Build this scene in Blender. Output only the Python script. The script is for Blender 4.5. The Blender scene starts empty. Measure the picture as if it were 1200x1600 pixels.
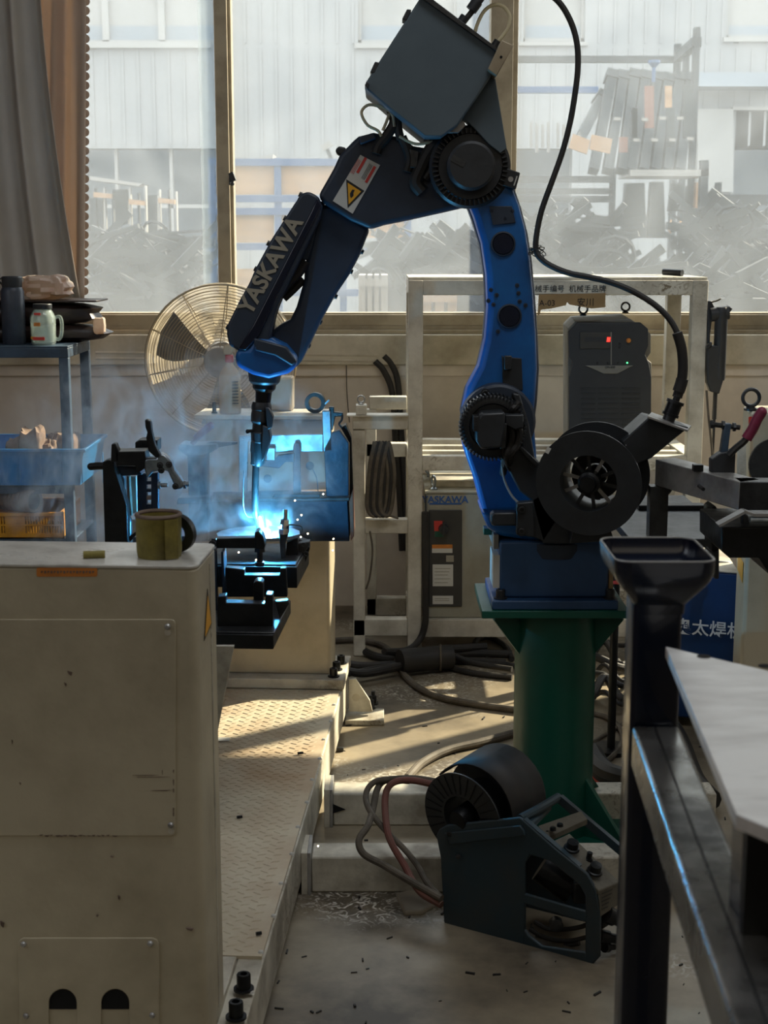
import bpy, bmesh, math, random
from mathutils import Vector, Matrix
R = math.radians
SC = bpy.context.scene
COL = SC.collection
# ------------------------------------------------------------------ camera
F_PX, PITCH, CAM_H = 2311.0, R(10.3), 1.45
cam_d = bpy.data.cameras.new('camera'); cam = bpy.data.objects.new('camera', cam_d); COL.objects.link(cam)
cam.location = (0, 0, CAM_H); cam.rotation_euler = (R(90) - PITCH, 0, 0)
cam_d.sensor_fit = 'VERTICAL'; cam_d.sensor_height = 36.0; cam_d.lens = 36.0 * F_PX / 1600.0
cam_d.clip_start = 0.05; cam_d.clip_end = 200
cam_d.dof.use_dof = True; cam_d.dof.focus_distance = 3.9; cam_d.dof.aperture_fstop = 11.0
SC.camera = cam
# ------------------------------------------------------------------ world, sun, lamps, exposure
w = bpy.data.worlds.new('world'); SC.world = w; w.use_nodes = True
bg = w.node_tree.nodes['Background']
bg.inputs[0].default_value = (0.92, 0.96, 1.0, 1); bg.inputs[1].default_value = 4.5
sun_d = bpy.data.lights.new('sun', 'SUN'); sun_d.energy = 15.0; sun_d.angle = R(0.6); sun_d.color = (1.0, 0.85, 0.62)
sun = bpy.data.objects.new('sun', sun_d); COL.objects.link(sun)
SUN_DIR = Vector((-0.80, -0.60, -0.70)).normalized()       # the light travels from behind the window into the hall
sun.rotation_euler = SUN_DIR.to_track_quat('-Z', 'Y').to_euler()
def area(name, loc, target, sx, sy, energy, color):
    d = bpy.data.lights.new(name, 'AREA'); d.shape = 'RECTANGLE'; d.size = sx; d.size_y = sy
    d.energy = energy; d.color = color
    o = bpy.data.objects.new(name, d); COL.objects.link(o); o.location = loc
    o.rotation_euler = (Vector(target) - Vector(loc)).to_track_quat('-Z', 'Y').to_euler()
    return o
area('hall_fill', (0.0, -3.2, 4.3), (0, 3.4, 0.6), 6.0, 3.0, 29, (1.0, 0.89, 0.72))  # added warm fill from behind the camera; no skylight is built
area('side_fill', (-3.1, 1.2, 2.9), (0.6, 3.6, 0.8), 3.0, 1.2, 14, (0.86, 0.93, 1.0))  # added cool fill from the left; that wall has no window
area('overhead_fill', (1.0, 1.9, 4.5), (1.0, 2.0, 0.0), 2.6, 1.2, 42, (0.95, 0.97, 1.0))  # added overhead light to brighten sheet, rims and beam tops; no skylight there
SC.view_settings.view_transform = 'Standard'; SC.view_settings.look = 'None'
SC.view_settings.gamma = 1.0; SC.view_settings.use_curve_mapping = False
SC.view_settings.exposure = 0.25
SC.cycles.max_bounces = 8; SC.cycles.transparent_max_bounces = 24; SC.cycles.volume_bounces = 1
SC.cycles.volume_step_rate = 2.0; SC.cycles.sample_clamp_indirect = 6.0
SC.cycles.caustics_reflective = False; SC.cycles.caustics_refractive = False

# ------------------------------------------------------------------ measuring helpers
CP, SP = math.cos(PITCH), math.sin(PITCH)
def ray(px, py):
    u, v = (px - 600) / F_PX, (800 - py) / F_PX
    return Vector((u, CP + v * SP, -SP + v * CP))
def P(px, py, Y):                     # point of the hall seen at that spot of the photograph, at depth Y
    d = ray(px, py); t = Y / d.y
    return Vector((d.x * t, Y, CAM_H + d.z * t))
def PZ(px, py, z=0.0):                # the same, at height z
    d = ray(px, py); t = (z - CAM_H) / d.z
    return Vector((d.x * t, d.y * t, z))
def ln(c): c /= 255.0; return c / 12.92 if c <= 0.04045 else ((c + 0.055) / 1.055) ** 2.4
def C(r, g, b): return (ln(r), ln(g), ln(b), 1.0)

# ------------------------------------------------------------------ materials
MATS = {}
def mat(name, col, rough=0.5, metal=0.0, dirt=None, amt=0.5, scale=6.0, bump=0.0, bscale=80.0, emit=0.0, spec=0.5, detail=6.0, lo=0.42, hi=0.68, coat=0.0, trans=0.0, stretch=None, alpha=1.0):
    m = bpy.data.materials.new(name); m.use_nodes = True; nt = m.node_tree; N = nt.nodes; L = nt.links
    b = N['Principled BSDF']
    b.inputs['Base Color'].default_value = col; b.inputs['Roughness'].default_value = rough
    b.inputs['Metallic'].default_value = metal; b.inputs['Specular IOR Level'].default_value = spec
    b.inputs['Coat Weight'].default_value = coat; b.inputs['Transmission Weight'].default_value = trans
    b.inputs['Alpha'].default_value = alpha
    if emit: b.inputs['Emission Color'].default_value = col; b.inputs['Emission Strength'].default_value = emit
    tc = N.new('ShaderNodeTexCoord'); mp = N.new('ShaderNodeMapping'); L.new(tc.outputs['Object'], mp.inputs[0])
    if stretch: mp.inputs['Scale'].default_value = stretch
    if dirt:
        n = N.new('ShaderNodeTexNoise'); n.inputs['Scale'].default_value = scale; n.inputs['Detail'].default_value = detail
        n.inputs['Roughness'].default_value = 0.62
        L.new(mp.outputs[0], n.inputs['Vector'])
        mr = N.new('ShaderNodeMapRange'); mr.inputs[1].default_value = lo; mr.inputs[2].default_value = hi
        mr.inputs[3].default_value = 0; mr.inputs[4].default_value = amt
        L.new(n.outputs['Fac'], mr.inputs[0])
        mx = N.new('ShaderNodeMix'); mx.data_type = 'RGBA'
        mx.inputs[6].default_value = col; mx.inputs[7].default_value = dirt
        L.new(mr.outputs[0], mx.inputs[0]); L.new(mx.outputs[2], b.inputs['Base Color'])
        ra = N.new('ShaderNodeMapRange'); ra.inputs[3].default_value = max(0.05, rough - 0.12); ra.inputs[4].default_value = min(1, rough + 0.15)
        L.new(n.outputs['Fac'], ra.inputs[0]); L.new(ra.outputs[0], b.inputs['Roughness'])
    if bump:
        n2 = N.new('ShaderNodeTexNoise'); n2.inputs['Scale'].default_value = bscale; n2.inputs['Detail'].default_value = 4
        L.new(mp.outputs[0], n2.inputs['Vector'])
        bp = N.new('ShaderNodeBump'); bp.inputs['Strength'].default_value = bump; bp.inputs['Distance'].default_value = 0.004
        L.new(n2.outputs['Fac'], bp.inputs['Height']); L.new(bp.outputs[0], b.inputs['Normal'])
    MATS[name] = m; return m
def tlmat(name, col, tcol, fac, rough=0.9, dirt=None, scale=5, transp=0.0):     # cloth or paper that lets light through
    m = mat(name, col, rough, dirt=dirt, scale=scale); nt = m.node_tree; N = nt.nodes; L = nt.links
    out = N['Material Output']; t = N.new('ShaderNodeBsdfTranslucent'); t.inputs[0].default_value = tcol
    mx = N.new('ShaderNodeMixShader'); mx.inputs[0].default_value = fac
    L.new(N['Principled BSDF'].outputs[0], mx.inputs[1]); L.new(t.outputs[0], mx.inputs[2]); last = mx
    if transp:
        tr = N.new('ShaderNodeBsdfTransparent'); m2 = N.new('ShaderNodeMixShader'); m2.inputs[0].default_value = transp
        L.new(mx.outputs[0], m2.inputs[1]); L.new(tr.outputs[0], m2.inputs[2]); last = m2
    L.new(last.outputs[0], out.inputs[0]); return m

cream = mat('cream_paint', C(194, 185, 160), 0.45, dirt=C(126, 114, 92), amt=0.5, scale=3.5, bump=0.1)
cream2 = mat('cream_paint_worn', C(205, 200, 184), 0.5, dirt=C(104, 94, 78), amt=0.75, scale=7, bump=0.15)
post_paint = mat('ivory_post_paint', C(196, 184, 158), 0.45, dirt=C(120, 106, 84), amt=0.45, scale=5, bump=0.1)
dirty_top = mat('dusty_cabinet_top', C(200, 198, 190), 0.3, dirt=C(104, 98, 90), amt=0.8, scale=9, bump=0.2, spec=1.0)
rackm = mat('rack_paint', C(206, 202, 188), 0.55, dirt=C(118, 106, 86), amt=0.65, scale=6, bump=0.15)
blue = mat('robot_blue', C(18, 96, 164), 0.40, dirt=C(10, 34, 84), amt=0.55, scale=5, bump=0.05)
dblue = mat('robot_blue_shaded', C(42, 54, 70), 0.45, dirt=C(26, 32, 42), amt=0.6, scale=7, bump=0.08)  # robot blue darkened; the forearm's shade is put into this colour
black = mat('black_enamel', C(42, 46, 50), 0.42, dirt=C(20, 22, 24), amt=0.6, scale=12, bump=0.1)
gbox = mat('slate_box_paint', C(80, 94, 102), 0.55, dirt=C(62, 74, 82), amt=0.4, scale=5)
rubber = mat('cable_rubber', C(34, 34, 34), 0.6, dirt=C(60, 54, 46), amt=0.5, scale=14)
cabgrey = mat('dusty_cable_rubber', C(96, 88, 76), 0.75, dirt=C(48, 44, 38), amt=0.6, scale=20)
cabred = mat('dusty_red_hose', C(112, 66, 56), 0.75, dirt=C(80, 70, 58), amt=0.6, scale=16)
hose_w = tlmat('pale_air_hose', C(226, 218, 190), C(232, 222, 186), 0.45, 0.4)
baseblue = mat('robot_base_blue', C(44, 78, 118), 0.45, dirt=C(28, 50, 78), amt=0.5, scale=5)
green = mat('pedestal_green', C(12, 86, 70), 0.42, dirt=C(10, 56, 46), amt=0.5, scale=4, bump=0.08)
steel = mat('bare_steel', C(176, 176, 174), 0.38, 0.5, dirt=C(96, 92, 88), amt=0.7, scale=9, bump=0.1)
steel_d = mat('dark_oiled_steel', C(70, 72, 74), 0.38, 0.7, dirt=C(24, 24, 24), amt=0.7, scale=14, bump=0.2)
plate_m = mat('cut_steel_plate', C(244, 244, 242), 0.42, 0.4, dirt=C(186, 184, 180), amt=0.6, scale=5, bump=0.12, bscale=14, stretch=(1, 3.5, 1))
tubem = mat('primed_tube_steel', C(168, 168, 166), 0.26, 0.8, dirt=C(44, 42, 42), amt=0.85, scale=11, bump=0.15, bscale=20, lo=0.38, hi=0.62)
navy = mat('navy_post_paint', C(10, 22, 44), 0.22, dirt=C(8, 12, 22), amt=0.5, scale=9, coat=0.3)
fixm = mat('black_fixture_steel', C(34, 36, 38), 0.36, 0.5, dirt=C(14, 14, 15), amt=0.7, scale=16, bump=0.25, bscale=60)
fixb = mat('blue_black_fixture_steel', C(30, 46, 66), 0.42, 0.3, dirt=C(18, 24, 34), amt=0.6, scale=12, bump=0.2)
zinc = mat('zinc_clamp', C(150, 160, 168), 0.3, 0.8, dirt=C(70, 74, 78), amt=0.6, scale=30)
magenta = mat('maroon_clamp_grip', C(128, 36, 70), 0.45, dirt=C(60, 20, 34), scale=20)
desk_m = mat('grey_blue_desk_steel', C(64, 84, 104), 0.42, dirt=C(32, 38, 46), amt=0.6, scale=9, bump=0.1)
leather = mat('dark_leather', C(52, 38, 34), 0.35, dirt=C(24, 18, 18), amt=0.7, scale=8, bump=0.5, bscale=30)
slate = mat('slate_thermos', C(58, 66, 78), 0.4, dirt=C(42, 48, 56), scale=30)
dark = mat('matt_black_void', C(8, 8, 9), 0.9)
binblue = mat('blue_bin_plastic', C(16, 116, 180), 0.4, dirt=C(14, 66, 104), scale=8)
yellow = mat('yellow_crate_plastic', C(200, 140, 24), 0.5, dirt=C(110, 74, 20), amt=0.7, scale=9)
olive = mat('yellow_wrapped_pot', C(136, 126, 58), 0.55, dirt=C(74, 66, 34), amt=0.75, scale=18, bump=0.2)
rust = mat('rusty_sleeve', C(120, 104, 92), 0.7, dirt=C(66, 48, 38), amt=0.8, scale=14, bump=0.3)
rag_m = mat('work_glove_cloth', C(138, 116, 98), 0.9, dirt=C(70, 52, 44), amt=0.7, scale=18, bump=0.5)
wallm = mat('hall_wall_paint', C(216, 206, 192), 0.85, dirt=C(160, 150, 138), amt=0.55, scale=2.2, bump=0.15, bscale=30)
wall_red = mat('side_wall_brick_paint', C(134, 92, 74), 0.85, dirt=C(84, 58, 50), scale=3)
ledge_m = mat('ledge_paint', C(196, 188, 168), 0.7, dirt=C(128, 118, 100), amt=0.6, scale=5)
alu = mat('window_aluminium', C(170, 158, 134), 0.42, 0.35, dirt=C(110, 96, 76), amt=0.5, scale=8)
ceil_m = mat('roof_sheet', C(120, 118, 112), 0.8)
floor_m = mat('hall_floor', C(150, 138, 116), 0.42, dirt=C(58, 52, 44), amt=0.9, scale=2.4, bump=0.25, bscale=14, detail=10, lo=0.38, hi=0.66)
tread = mat('tread_plate', C(214, 204, 180), 0.30, 0.1, dirt=C(160, 124, 86), amt=0.7, scale=3.0, bump=0.15, bscale=70, detail=9)
sticker_w = mat('sticker_white', C(196, 196, 190), 0.5)
sticker_r = mat('sticker_red', C(196, 60, 52), 0.5)
sticker_y = mat('sticker_yellow', C(226, 164, 40), 0.5)
sticker_o = mat('sticker_orange', C(206, 128, 52), 0.55, dirt=C(150, 96, 48), scale=30)
ink = mat('sticker_ink', C(26, 26, 28), 0.6)
logo_m = mat('logo_grey', C(150, 146, 132), 0.5)
char_m = mat('white_lettering', C(214, 220, 224), 0.5)
ctrl_grey = mat('controller_grey', C(150, 148, 134), 0.5, dirt=C(108, 102, 88), amt=0.5, scale=6)
ctrl_dark = mat('controller_dark_panel', C(58, 58, 56), 0.5, dirt=C(40, 40, 40), scale=10)
psu = mat('power_source_grey', C(46, 50, 54), 0.5, dirt=C(34, 36, 40), scale=8)
psu2 = mat('power_source_shell', C(120, 120, 114), 0.5, dirt=C(80, 78, 72), scale=6)
bluebox = mat('welder_blue_shell', C(20, 56, 104), 0.45, dirt=C(14, 34, 64), scale=5)
led_r = mat('red_led', (1.0, 0.03, 0.02, 1), 0.4, emit=2.5)
led_g = mat('green_led', (0.1, 1.0, 0.3, 1), 0.4, emit=2.5)
paper = tlmat('brown_paper', C(176, 150, 110), C(190, 160, 110), 0.35, dirt=C(130, 108, 76), scale=9)
curt = tlmat('brown_curtain', C(196, 180, 164), C(196, 176, 158), 0.34, dirt=C(170, 156, 142), scale=3)
curt2 = tlmat('grey_brown_curtain', C(208, 204, 196), C(190, 180, 168), 0.25, dirt=C(176, 172, 164), scale=3)
plastic = tlmat('cloudy_plastic', C(214, 206, 190), C(230, 214, 184), 0.5, 0.4, transp=0.45)
bagm = tlmat('plastic_bag', C(214, 200, 186), C(216, 196, 172), 0.35, 0.45, dirt=C(184, 128, 116), scale=14)
bottle_m = tlmat('milky_bottle', C(208, 190, 160), C(214, 190, 146), 0.45, 0.4)
fanwire = mat('fan_guard_wire', C(176, 160, 132), 0.4, 0.4)
fan_d = mat('fan_blade_grey', C(150, 146, 138), 0.5, 0.4, dirt=C(70, 64, 56), scale=9)
glassm = mat('jar_glass', C(206, 222, 216), 0.05, alpha=0.28, spec=1.0)
maker_blue = mat('maker_blue_print', C(40, 84, 146), 0.5)
arc_m = mat('arc_flash', (0.55, 0.85, 1.0, 1), 0.5, emit=140.0)
spark_m = mat('spark', (1.0, 0.62, 0.30, 1), 0.5, emit=40.0)
clad = mat('white_cladding', C(110, 112, 112), 0.8, dirt=C(100, 102, 103), amt=0.5, scale=0.5, stretch=(4, 1, 0.3))
far_dark = mat('shed_interior', C(104, 112, 118), 0.9, dirt=C(88, 96, 102), scale=0.6)
far_steel = mat('outdoor_steel', C(30, 35, 39), 0.9, dirt=C(46, 50, 52), amt=0.6, scale=2)
far_blue = mat('outdoor_blue_steel', C(24, 60, 100), 0.7, dirt=C(50, 76, 100), scale=3)
far_ply = mat('outdoor_plywood', C(140, 112, 82), 0.8, dirt=C(104, 80, 58), amt=0.6, scale=5, stretch=(1, 1, 4))
far_pale = mat('outdoor_pale_sheet', C(116, 116, 113), 0.8)
far_rust = mat('outdoor_rust', C(104, 70, 58), 0.8, dirt=C(76, 54, 46), scale=5)
ground_m = mat('yard_concrete', C(120, 116, 108), 0.9, dirt=C(94, 90, 84), scale=1.5)
def scuffs(m, col):
    nt = m.node_tree; N = nt.nodes; L = nt.links; b = N['Principled BSDF']; tc = N.new('ShaderNodeTexCoord')
    src = b.inputs['Base Color'].links[0].from_socket
    a = N.new('ShaderNodeTexNoise'); a.inputs['Scale'].default_value = 1.9; L.new(tc.outputs['Object'], a.inputs[0])
    c = N.new('ShaderNodeTexNoise'); c.inputs['Scale'].default_value = 42; c.inputs['Detail'].default_value = 8; c.inputs['Distortion'].default_value = 2; L.new(tc.outputs['Object'], c.inputs[0])
    r1 = N.new('ShaderNodeMapRange'); r1.inputs[1].default_value = .54; r1.inputs[2].default_value = .66; L.new(a.outputs['Fac'], r1.inputs[0])
    r2 = N.new('ShaderNodeMapRange'); r2.inputs[1].default_value = .5; r2.inputs[2].default_value = .66; L.new(c.outputs['Fac'], r2.inputs[0])
    mu = N.new('ShaderNodeMath'); mu.operation = 'MULTIPLY'; L.new(r1.outputs[0], mu.inputs[0]); L.new(r2.outputs[0], mu.inputs[1])
    mx = N.new('ShaderNodeMix'); mx.data_type = 'RGBA'; mx.inputs[7].default_value = col
    L.new(mu.outputs[0], mx.inputs[0]); L.new(src, mx.inputs[6]); L.new(mx.outputs[2], b.inputs['Base Color'])
scuffs(floor_m, C(206, 202, 190)); scuffs(cream2, C(110, 96, 76)); scuffs(dirty_top, C(96, 88, 76)); scuffs(rackm, C(120, 108, 86))
# dusty panes: mostly clear, the dust on them scatters the sun
gm = bpy.data.materials.new('dusty_window_glass'); gm.use_nodes = True
nt = gm.node_tree; N = nt.nodes; L = nt.links; N.remove(N['Principled BSDF'])
tr = N.new('ShaderNodeBsdfTransparent'); tr.inputs[0].default_value = (0.95, 0.97, 0.97, 1)
tl = N.new('ShaderNodeBsdfTranslucent'); tl.inputs[0].default_value = (0.33, 0.36, 0.39, 1)
mx = N.new('ShaderNodeMixShader'); tc = N.new('ShaderNodeTexCoord')
n1 = N.new('ShaderNodeTexNoise'); n1.inputs['Scale'].default_value = 2.2; n1.inputs['Detail'].default_value = 8; n1.inputs['Distortion'].default_value = 1.4
n2 = N.new('ShaderNodeTexVoronoi'); n2.inputs['Scale'].default_value = 34
L.new(tc.outputs['Object'], n1.inputs['Vector']); L.new(tc.outputs['Object'], n2.inputs['Vector'])
m1 = N.new('ShaderNodeMapRange'); m1.inputs[1].default_value = 0.3; m1.inputs[2].default_value = 0.7; m1.inputs[3].default_value = 0.10; m1.inputs[4].default_value = 0.23
m2 = N.new('ShaderNodeMapRange'); m2.inputs[1].default_value = 0.03; m2.inputs[2].default_value = 0.10; m2.inputs[3].default_value = 0.35; m2.inputs[4].default_value = 0.0
L.new(n1.outputs['Fac'], m1.inputs[0]); L.new(n2.outputs['Distance'], m2.inputs[0])
n3 = N.new('ShaderNodeTexNoise'); n3.inputs['Scale'].default_value = 5; L.new(tc.outputs['Object'], n3.inputs['Vector'])
m3 = N.new('ShaderNodeMapRange'); m3.inputs[1].default_value = 0.54; m3.inputs[2].default_value = 0.72
L.new(n3.outputs['Fac'], m3.inputs[0])
mu = N.new('ShaderNodeMath'); mu.operation = 'MULTIPLY'; L.new(m2.outputs[0], mu.inputs[0]); L.new(m3.outputs[0], mu.inputs[1])
ad = N.new('ShaderNodeMath'); ad.operation = 'ADD'; ad.use_clamp = True; L.new(m1.outputs[0], ad.inputs[0]); L.new(mu.outputs[0], ad.inputs[1])
L.new(ad.outputs[0], mx.inputs[0]); L.new(tr.outputs[0], mx.inputs[1]); L.new(tl.outputs[0], mx.inputs[2])
L.new(mx.outputs[0], N['Material Output'].inputs[0])

# ------------------------------------------------------------------ mesh helpers
def basis(axis):
    a = Vector(axis).normalized()
    t = Vector((0, 0, 1)) if abs(a.z) < 0.9 else Vector((1, 0, 0))
    u = t.cross(a).normalized(); v = a.cross(u)
    return u, v, a
class MB:
    def __init__(s, M=None): s.v = []; s.f = []; s.M = M
    def add(s, vs, fs):
        o = len(s.v)
        for p in vs:
            p = Vector(p)
            s.v.append(s.M @ p if s.M else p)
        s.f += [tuple(o + i for i in f) for f in fs]; return s
    def box(s, x0, x1, y0, y1, z0, z1):
        return s.hexa([(x0,y0,z0),(x1,y0,z0),(x1,y1,z0),(x0,y1,z0),(x0,y0,z1),(x1,y0,z1),(x1,y1,z1),(x0,y1,z1)])
    def hexa(s, vs): return s.add(vs, [(0,3,2,1),(4,5,6,7),(0,1,5,4),(1,2,6,5),(2,3,7,6),(3,0,4,7)])
    def bar(s, p0, p1, w, h, up=(0, 0, 1)):          # square bar from p0 to p1
        p0 = Vector(p0); p1 = Vector(p1); a = (p1 - p0).normalized(); u = a.cross(Vector(up))
        if u.length < 1e-4: u = a.cross(Vector((0, 1, 0)))
        u.normalize(); v = u.cross(a); u = u * w / 2; v = v * h / 2
        return s.add([p0-u-v,p0+u-v,p0+u+v,p0-u+v,p1-u-v,p1+u-v,p1+u+v,p1-u+v],[(0,1,2,3),(4,7,6,5),(0,4,5,1),(1,5,6,2),(2,6,7,3),(3,7,4,0)])
    def prism(s, pts, d):                            # closed outline (3D points) pushed along d
        n = len(pts); d = Vector(d); a = [Vector(p) for p in pts]
        nr = Vector((0, 0, 0))
        for i in range(n): nr += a[i].cross(a[(i+1) % n])
        if nr.dot(d) > 0: a.reverse()
        b = [p + d for p in a]
        fs = [tuple(range(n)), tuple(range(2*n-1, n-1, -1))]
        for i in range(n): j = (i+1) % n; fs.append((i, i+n, j+n, j))
        return s.add(a + b, fs)
    def px(s, poly, Y0, Y1):                         # outline measured in the photograph at depth Y0, given thickness to Y1
        return s.prism([P(x, y, Y0) for x, y in poly], (0, Y1 - Y0, 0))
    def pbox(s, x0, y0, x1, y1, Y0, Y1):
        a = P(x0, y1, Y0); b = P(x1, y0, Y0)
        return s.box(a.x, b.x, Y0, Y1, a.z, b.z)
    def lathe(s, prof, o, axis=(0, 0, 1), n=24, closed=False):
        u, v, a = basis(axis); o = Vector(o); vs = []; fs = []; m = len(prof)
        for i in range(n):
            t = 2*math.pi*i/n; d = u*math.cos(t) + v*math.sin(t)
            for r, h in prof: vs.append(o + d*r + a*h)
        for i in range(n):
            j = (i+1) % n
            for k in range(m if closed else m-1):
                l = (k+1) % m
                fs.append((i*m+k, j*m+k, j*m+l, i*m+l))
        if not closed:
            if prof[0][0] > 1e-6: fs.append(tuple(i*m for i in range(n-1, -1, -1)))
            if prof[-1][0] > 1e-6: fs.append(tuple(i*m+m-1 for i in range(n)))
        return s.add(vs, fs)
    def cyl(s, p0, p1, r, n=16, r1=None):
        p0 = Vector(p0); p1 = Vector(p1)
        return s.lathe([(r, 0), (r if r1 is None else r1, (p1-p0).length)], p0, p1-p0, n)
    def torus(s, c, axis, Rr, r, n=24, k=8):
        return s.lathe([(Rr + r*math.cos(2*math.pi*i/k), r*math.sin(2*math.pi*i/k)) for i in range(k)], c, axis, n, True)
    def ring(s, c, axis, r0, r1, t, n=32):           # flat washer
        return s.lathe([(r0, 0), (r1, 0), (r1, t), (r0, t)], c, axis, n, True)
    def ball(s, c, r, n=12, sq=1.0):
        k = max(4, n//2)
        return s.lathe([(max(1e-7, r*math.sin(math.pi*i/k)), -r*sq*math.cos(math.pi*i/k)) for i in range(k+1)], c, (0,0,1), n)
    def tube(s, pts, r, n=8, smooth=True, sub=6, caps=True):
        pts = [Vector(p) for p in pts]
        if smooth and len(pts) > 2:
            q = [pts[0]*2 - pts[1]] + pts + [pts[-1]*2 - pts[-2]]; out = []
            for i in range(1, len(q)-2):
                for k in range(sub):
                    t = k/sub; a, b, c, d = q[i-1:i+3]
                    out.append(0.5*((2*b) + (c-a)*t + (2*a-5*b+4*c-d)*t*t + (3*b-a-3*c+d)*t**3))
            pts = out + [pts[-1]]
        vs = []; fs = []; m = len(pts); pu = None
        for i, p in enumerate(pts):
            t = (pts[min(i+1, m-1)] - pts[max(i-1, 0)])
            t = t.normalized() if t.length > 1e-9 else Vector((0,0,1))
            if pu is None: pu = basis(t)[0]
            pu = (pu - t*pu.dot(t)); pu = pu.normalized() if pu.length > 1e-6 else basis(t)[0]
            pv = t.cross(pu)
            for k in range(n):
                a = 2*math.pi*k/n; vs.append(p + (pu*math.cos(a) + pv*math.sin(a))*r)
        for i in range(m-1):
            for k in range(n):
                l = (k+1) % n; fs.append((i*n+k, i*n+l, (i+1)*n+l, (i+1)*n+k))
        if caps: fs += [tuple(range(n-1, -1, -1)), tuple((m-1)*n+k for k in range(n))]
        return s.add(vs, fs)
def wloc(o):
    v = Vector((0, 0, 0))
    while o: v += o.location; o = o.parent
    return v
def B(mb, name, m, parent=None, bevel=0.0, smooth=True, kind=None, label=None, seg=2, ang=35):
    me = bpy.data.meshes.new(name)
    if parent: org = wloc(parent)
    else:
        xs = [p.x for p in mb.v]; ys = [p.y for p in mb.v]; zs = [p.z for p in mb.v]
        org = Vector(((min(xs)+max(xs))/2, (min(ys)+max(ys))/2, min(zs)))
    me.from_pydata([tuple(p - org) for p in mb.v], [], mb.f); me.update()
    bm = bmesh.new(); bm.from_mesh(me); bmesh.ops.recalc_face_normals(bm, faces=bm.faces); bm.to_mesh(me); bm.free()
    if smooth:
        for p in me.polygons: p.use_smooth = True
        me.set_sharp_from_angle(angle=R(ang))
    me.materials.append(m)
    o = bpy.data.objects.new(name, me); COL.objects.link(o)
    if parent: o.parent = parent
    else: o.location = org
    if bevel:
        md = o.modifiers.new('bevel', 'BEVEL'); md.width = bevel; md.segments = seg; md.limit_method = 'ANGLE'; md.angle_limit = R(40); md.harden_normals = False
    if kind: o['kind'] = kind
    if label: o['label'] = label
    return o
def tag(o, label, cat, group=None, kind=None):
    o['label'] = label; o['category'] = cat
    if group: o['group'] = group
    if kind: o['kind'] = kind
    return o
def T(name, label, cat, loc, group=None):
    o = bpy.data.objects.new(name, None); COL.objects.link(o); o.location = loc; o.empty_display_size = 0.05
    return tag(o, label, cat, group)
def struct(o): o['kind'] = 'structure'; return o
def copy_tree(o, parent=None, shift=None, label=None):
    c = o.copy(); COL.objects.link(c); c.parent = parent
    if shift is not None: c.location = o.location + Vector(shift)
    if label: c['label'] = label
    for ch in list(o.children): copy_tree(ch, c)
    return c
def text(s, size, o, u, v, name, m, parent, depth=0.0008, center=True, kind=None, squash=1.0, offset=0.0):
    cu = bpy.data.curves.new('lettering', 'FONT'); cu.body = s; cu.size = size; cu.extrude = depth/2; cu.resolution_u = 3; cu.offset = offset
    if center: cu.align_x = 'CENTER'; cu.align_y = 'CENTER'
    ob = bpy.data.objects.new('lettering', cu); COL.objects.link(ob)
    dg = bpy.context.evaluated_depsgraph_get(); me0 = bpy.data.meshes.new_from_object(ob.evaluated_get(dg))
    u = Vector(u).normalized(); v = Vector(v).normalized(); nn = u.cross(v); o = Vector(o)
    mb = MB(); mb.v = [o + u*p.co.x*squash + v*p.co.y + nn*(p.co.z + depth/2) for p in me0.vertices]; mb.f = [tuple(p.vertices) for p in me0.polygons]
    bpy.data.objects.remove(ob); bpy.data.curves.remove(cu); bpy.data.meshes.remove(me0)
    return B(mb, name, m, parent, smooth=False)
def bolt(name, c, axis, r, h, m, parent, n=6):       # socket head bolt with a washer
    mb = MB(); a = Vector(axis).normalized()
    mb.ring(Vector(c), a, 0.0005, r*1.45, h*0.12, 20)
    mb.lathe([(0.0001, h*0.12), (r, h*0.12), (r, h*0.95), (r*0.92, h), (r*0.55, h), (r*0.5, h*0.6), (0.0001, h*0.6)], c, a, n if n > 6 else 18)
    return B(mb, name, m, parent)
def eyebolt(name, c, r, m, parent, axis=(0, 1, 0)):
    mb = MB(); c = Vector(c)
    mb.lathe([(r*0.8, 0), (r*0.8, r*0.25), (r*0.35, r*0.5), (r*0.3, r*0.7)], c, (0, 0, 1), 16)
    mb.torus(c + Vector((0, 0, r*1.55)), axis, r, r*0.24, 24, 8)
    return B(mb, name, m, parent)
random.seed(7)
# ================================================================== THE HALL
YW = 5.85
zs = P(600, 488, 5.92).z                      # bottom of the glass
zl = P(600, 522, YW).z                        # top of the wall ledge
struct(B(MB().box(-3.6, 3.6, -5.0, 6.1, -0.1, 0.0), 'floor', floor_m))
struct(B(MB().box(-3.6, 3.6, YW, YW + 0.22, 0.0, zl - 0.12), 'wall_back', wallm))
struct(B(MB().box(-3.6, 3.6, YW, YW + 0.22, 3.0, 4.6), 'wall_back_upper', wallm))
struct(B(MB().box(-3.6, 3.6, YW - 0.035, YW + 0.22, zl - 0.12, zl), 'trim_1', ledge_m, bevel=0.006))
struct(B(MB().box(-3.6, 3.6, YW - 0.012, YW, zl - 0.165, zl - 0.12), 'trim_2', wallm, bevel=0.004))
xl = P(20, 400, 5.6).x
struct(B(MB().box(-3.8, -3.6, -5.0, 6.1, 0, 4.6), 'wall_left', wall_red))
struct(B(MB().box(-3.6, xl, YW - 0.10, YW + 0.2, zl, 3.0), 'wall_back_pier', wall_red))
struct(B(MB().box(3.6, 3.8, -5.0, 6.1, 0, 4.6), 'wall_right', wallm))
struct(B(MB().box(-3.8, 3.8, -5.2, 6.2, 4.6, 4.75), 'ceiling', ceil_m))
struct(B(MB().box(-3.8, 3.8, -5.2, -5.0, 0, 4.6), 'wall_front', wallm))
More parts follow.
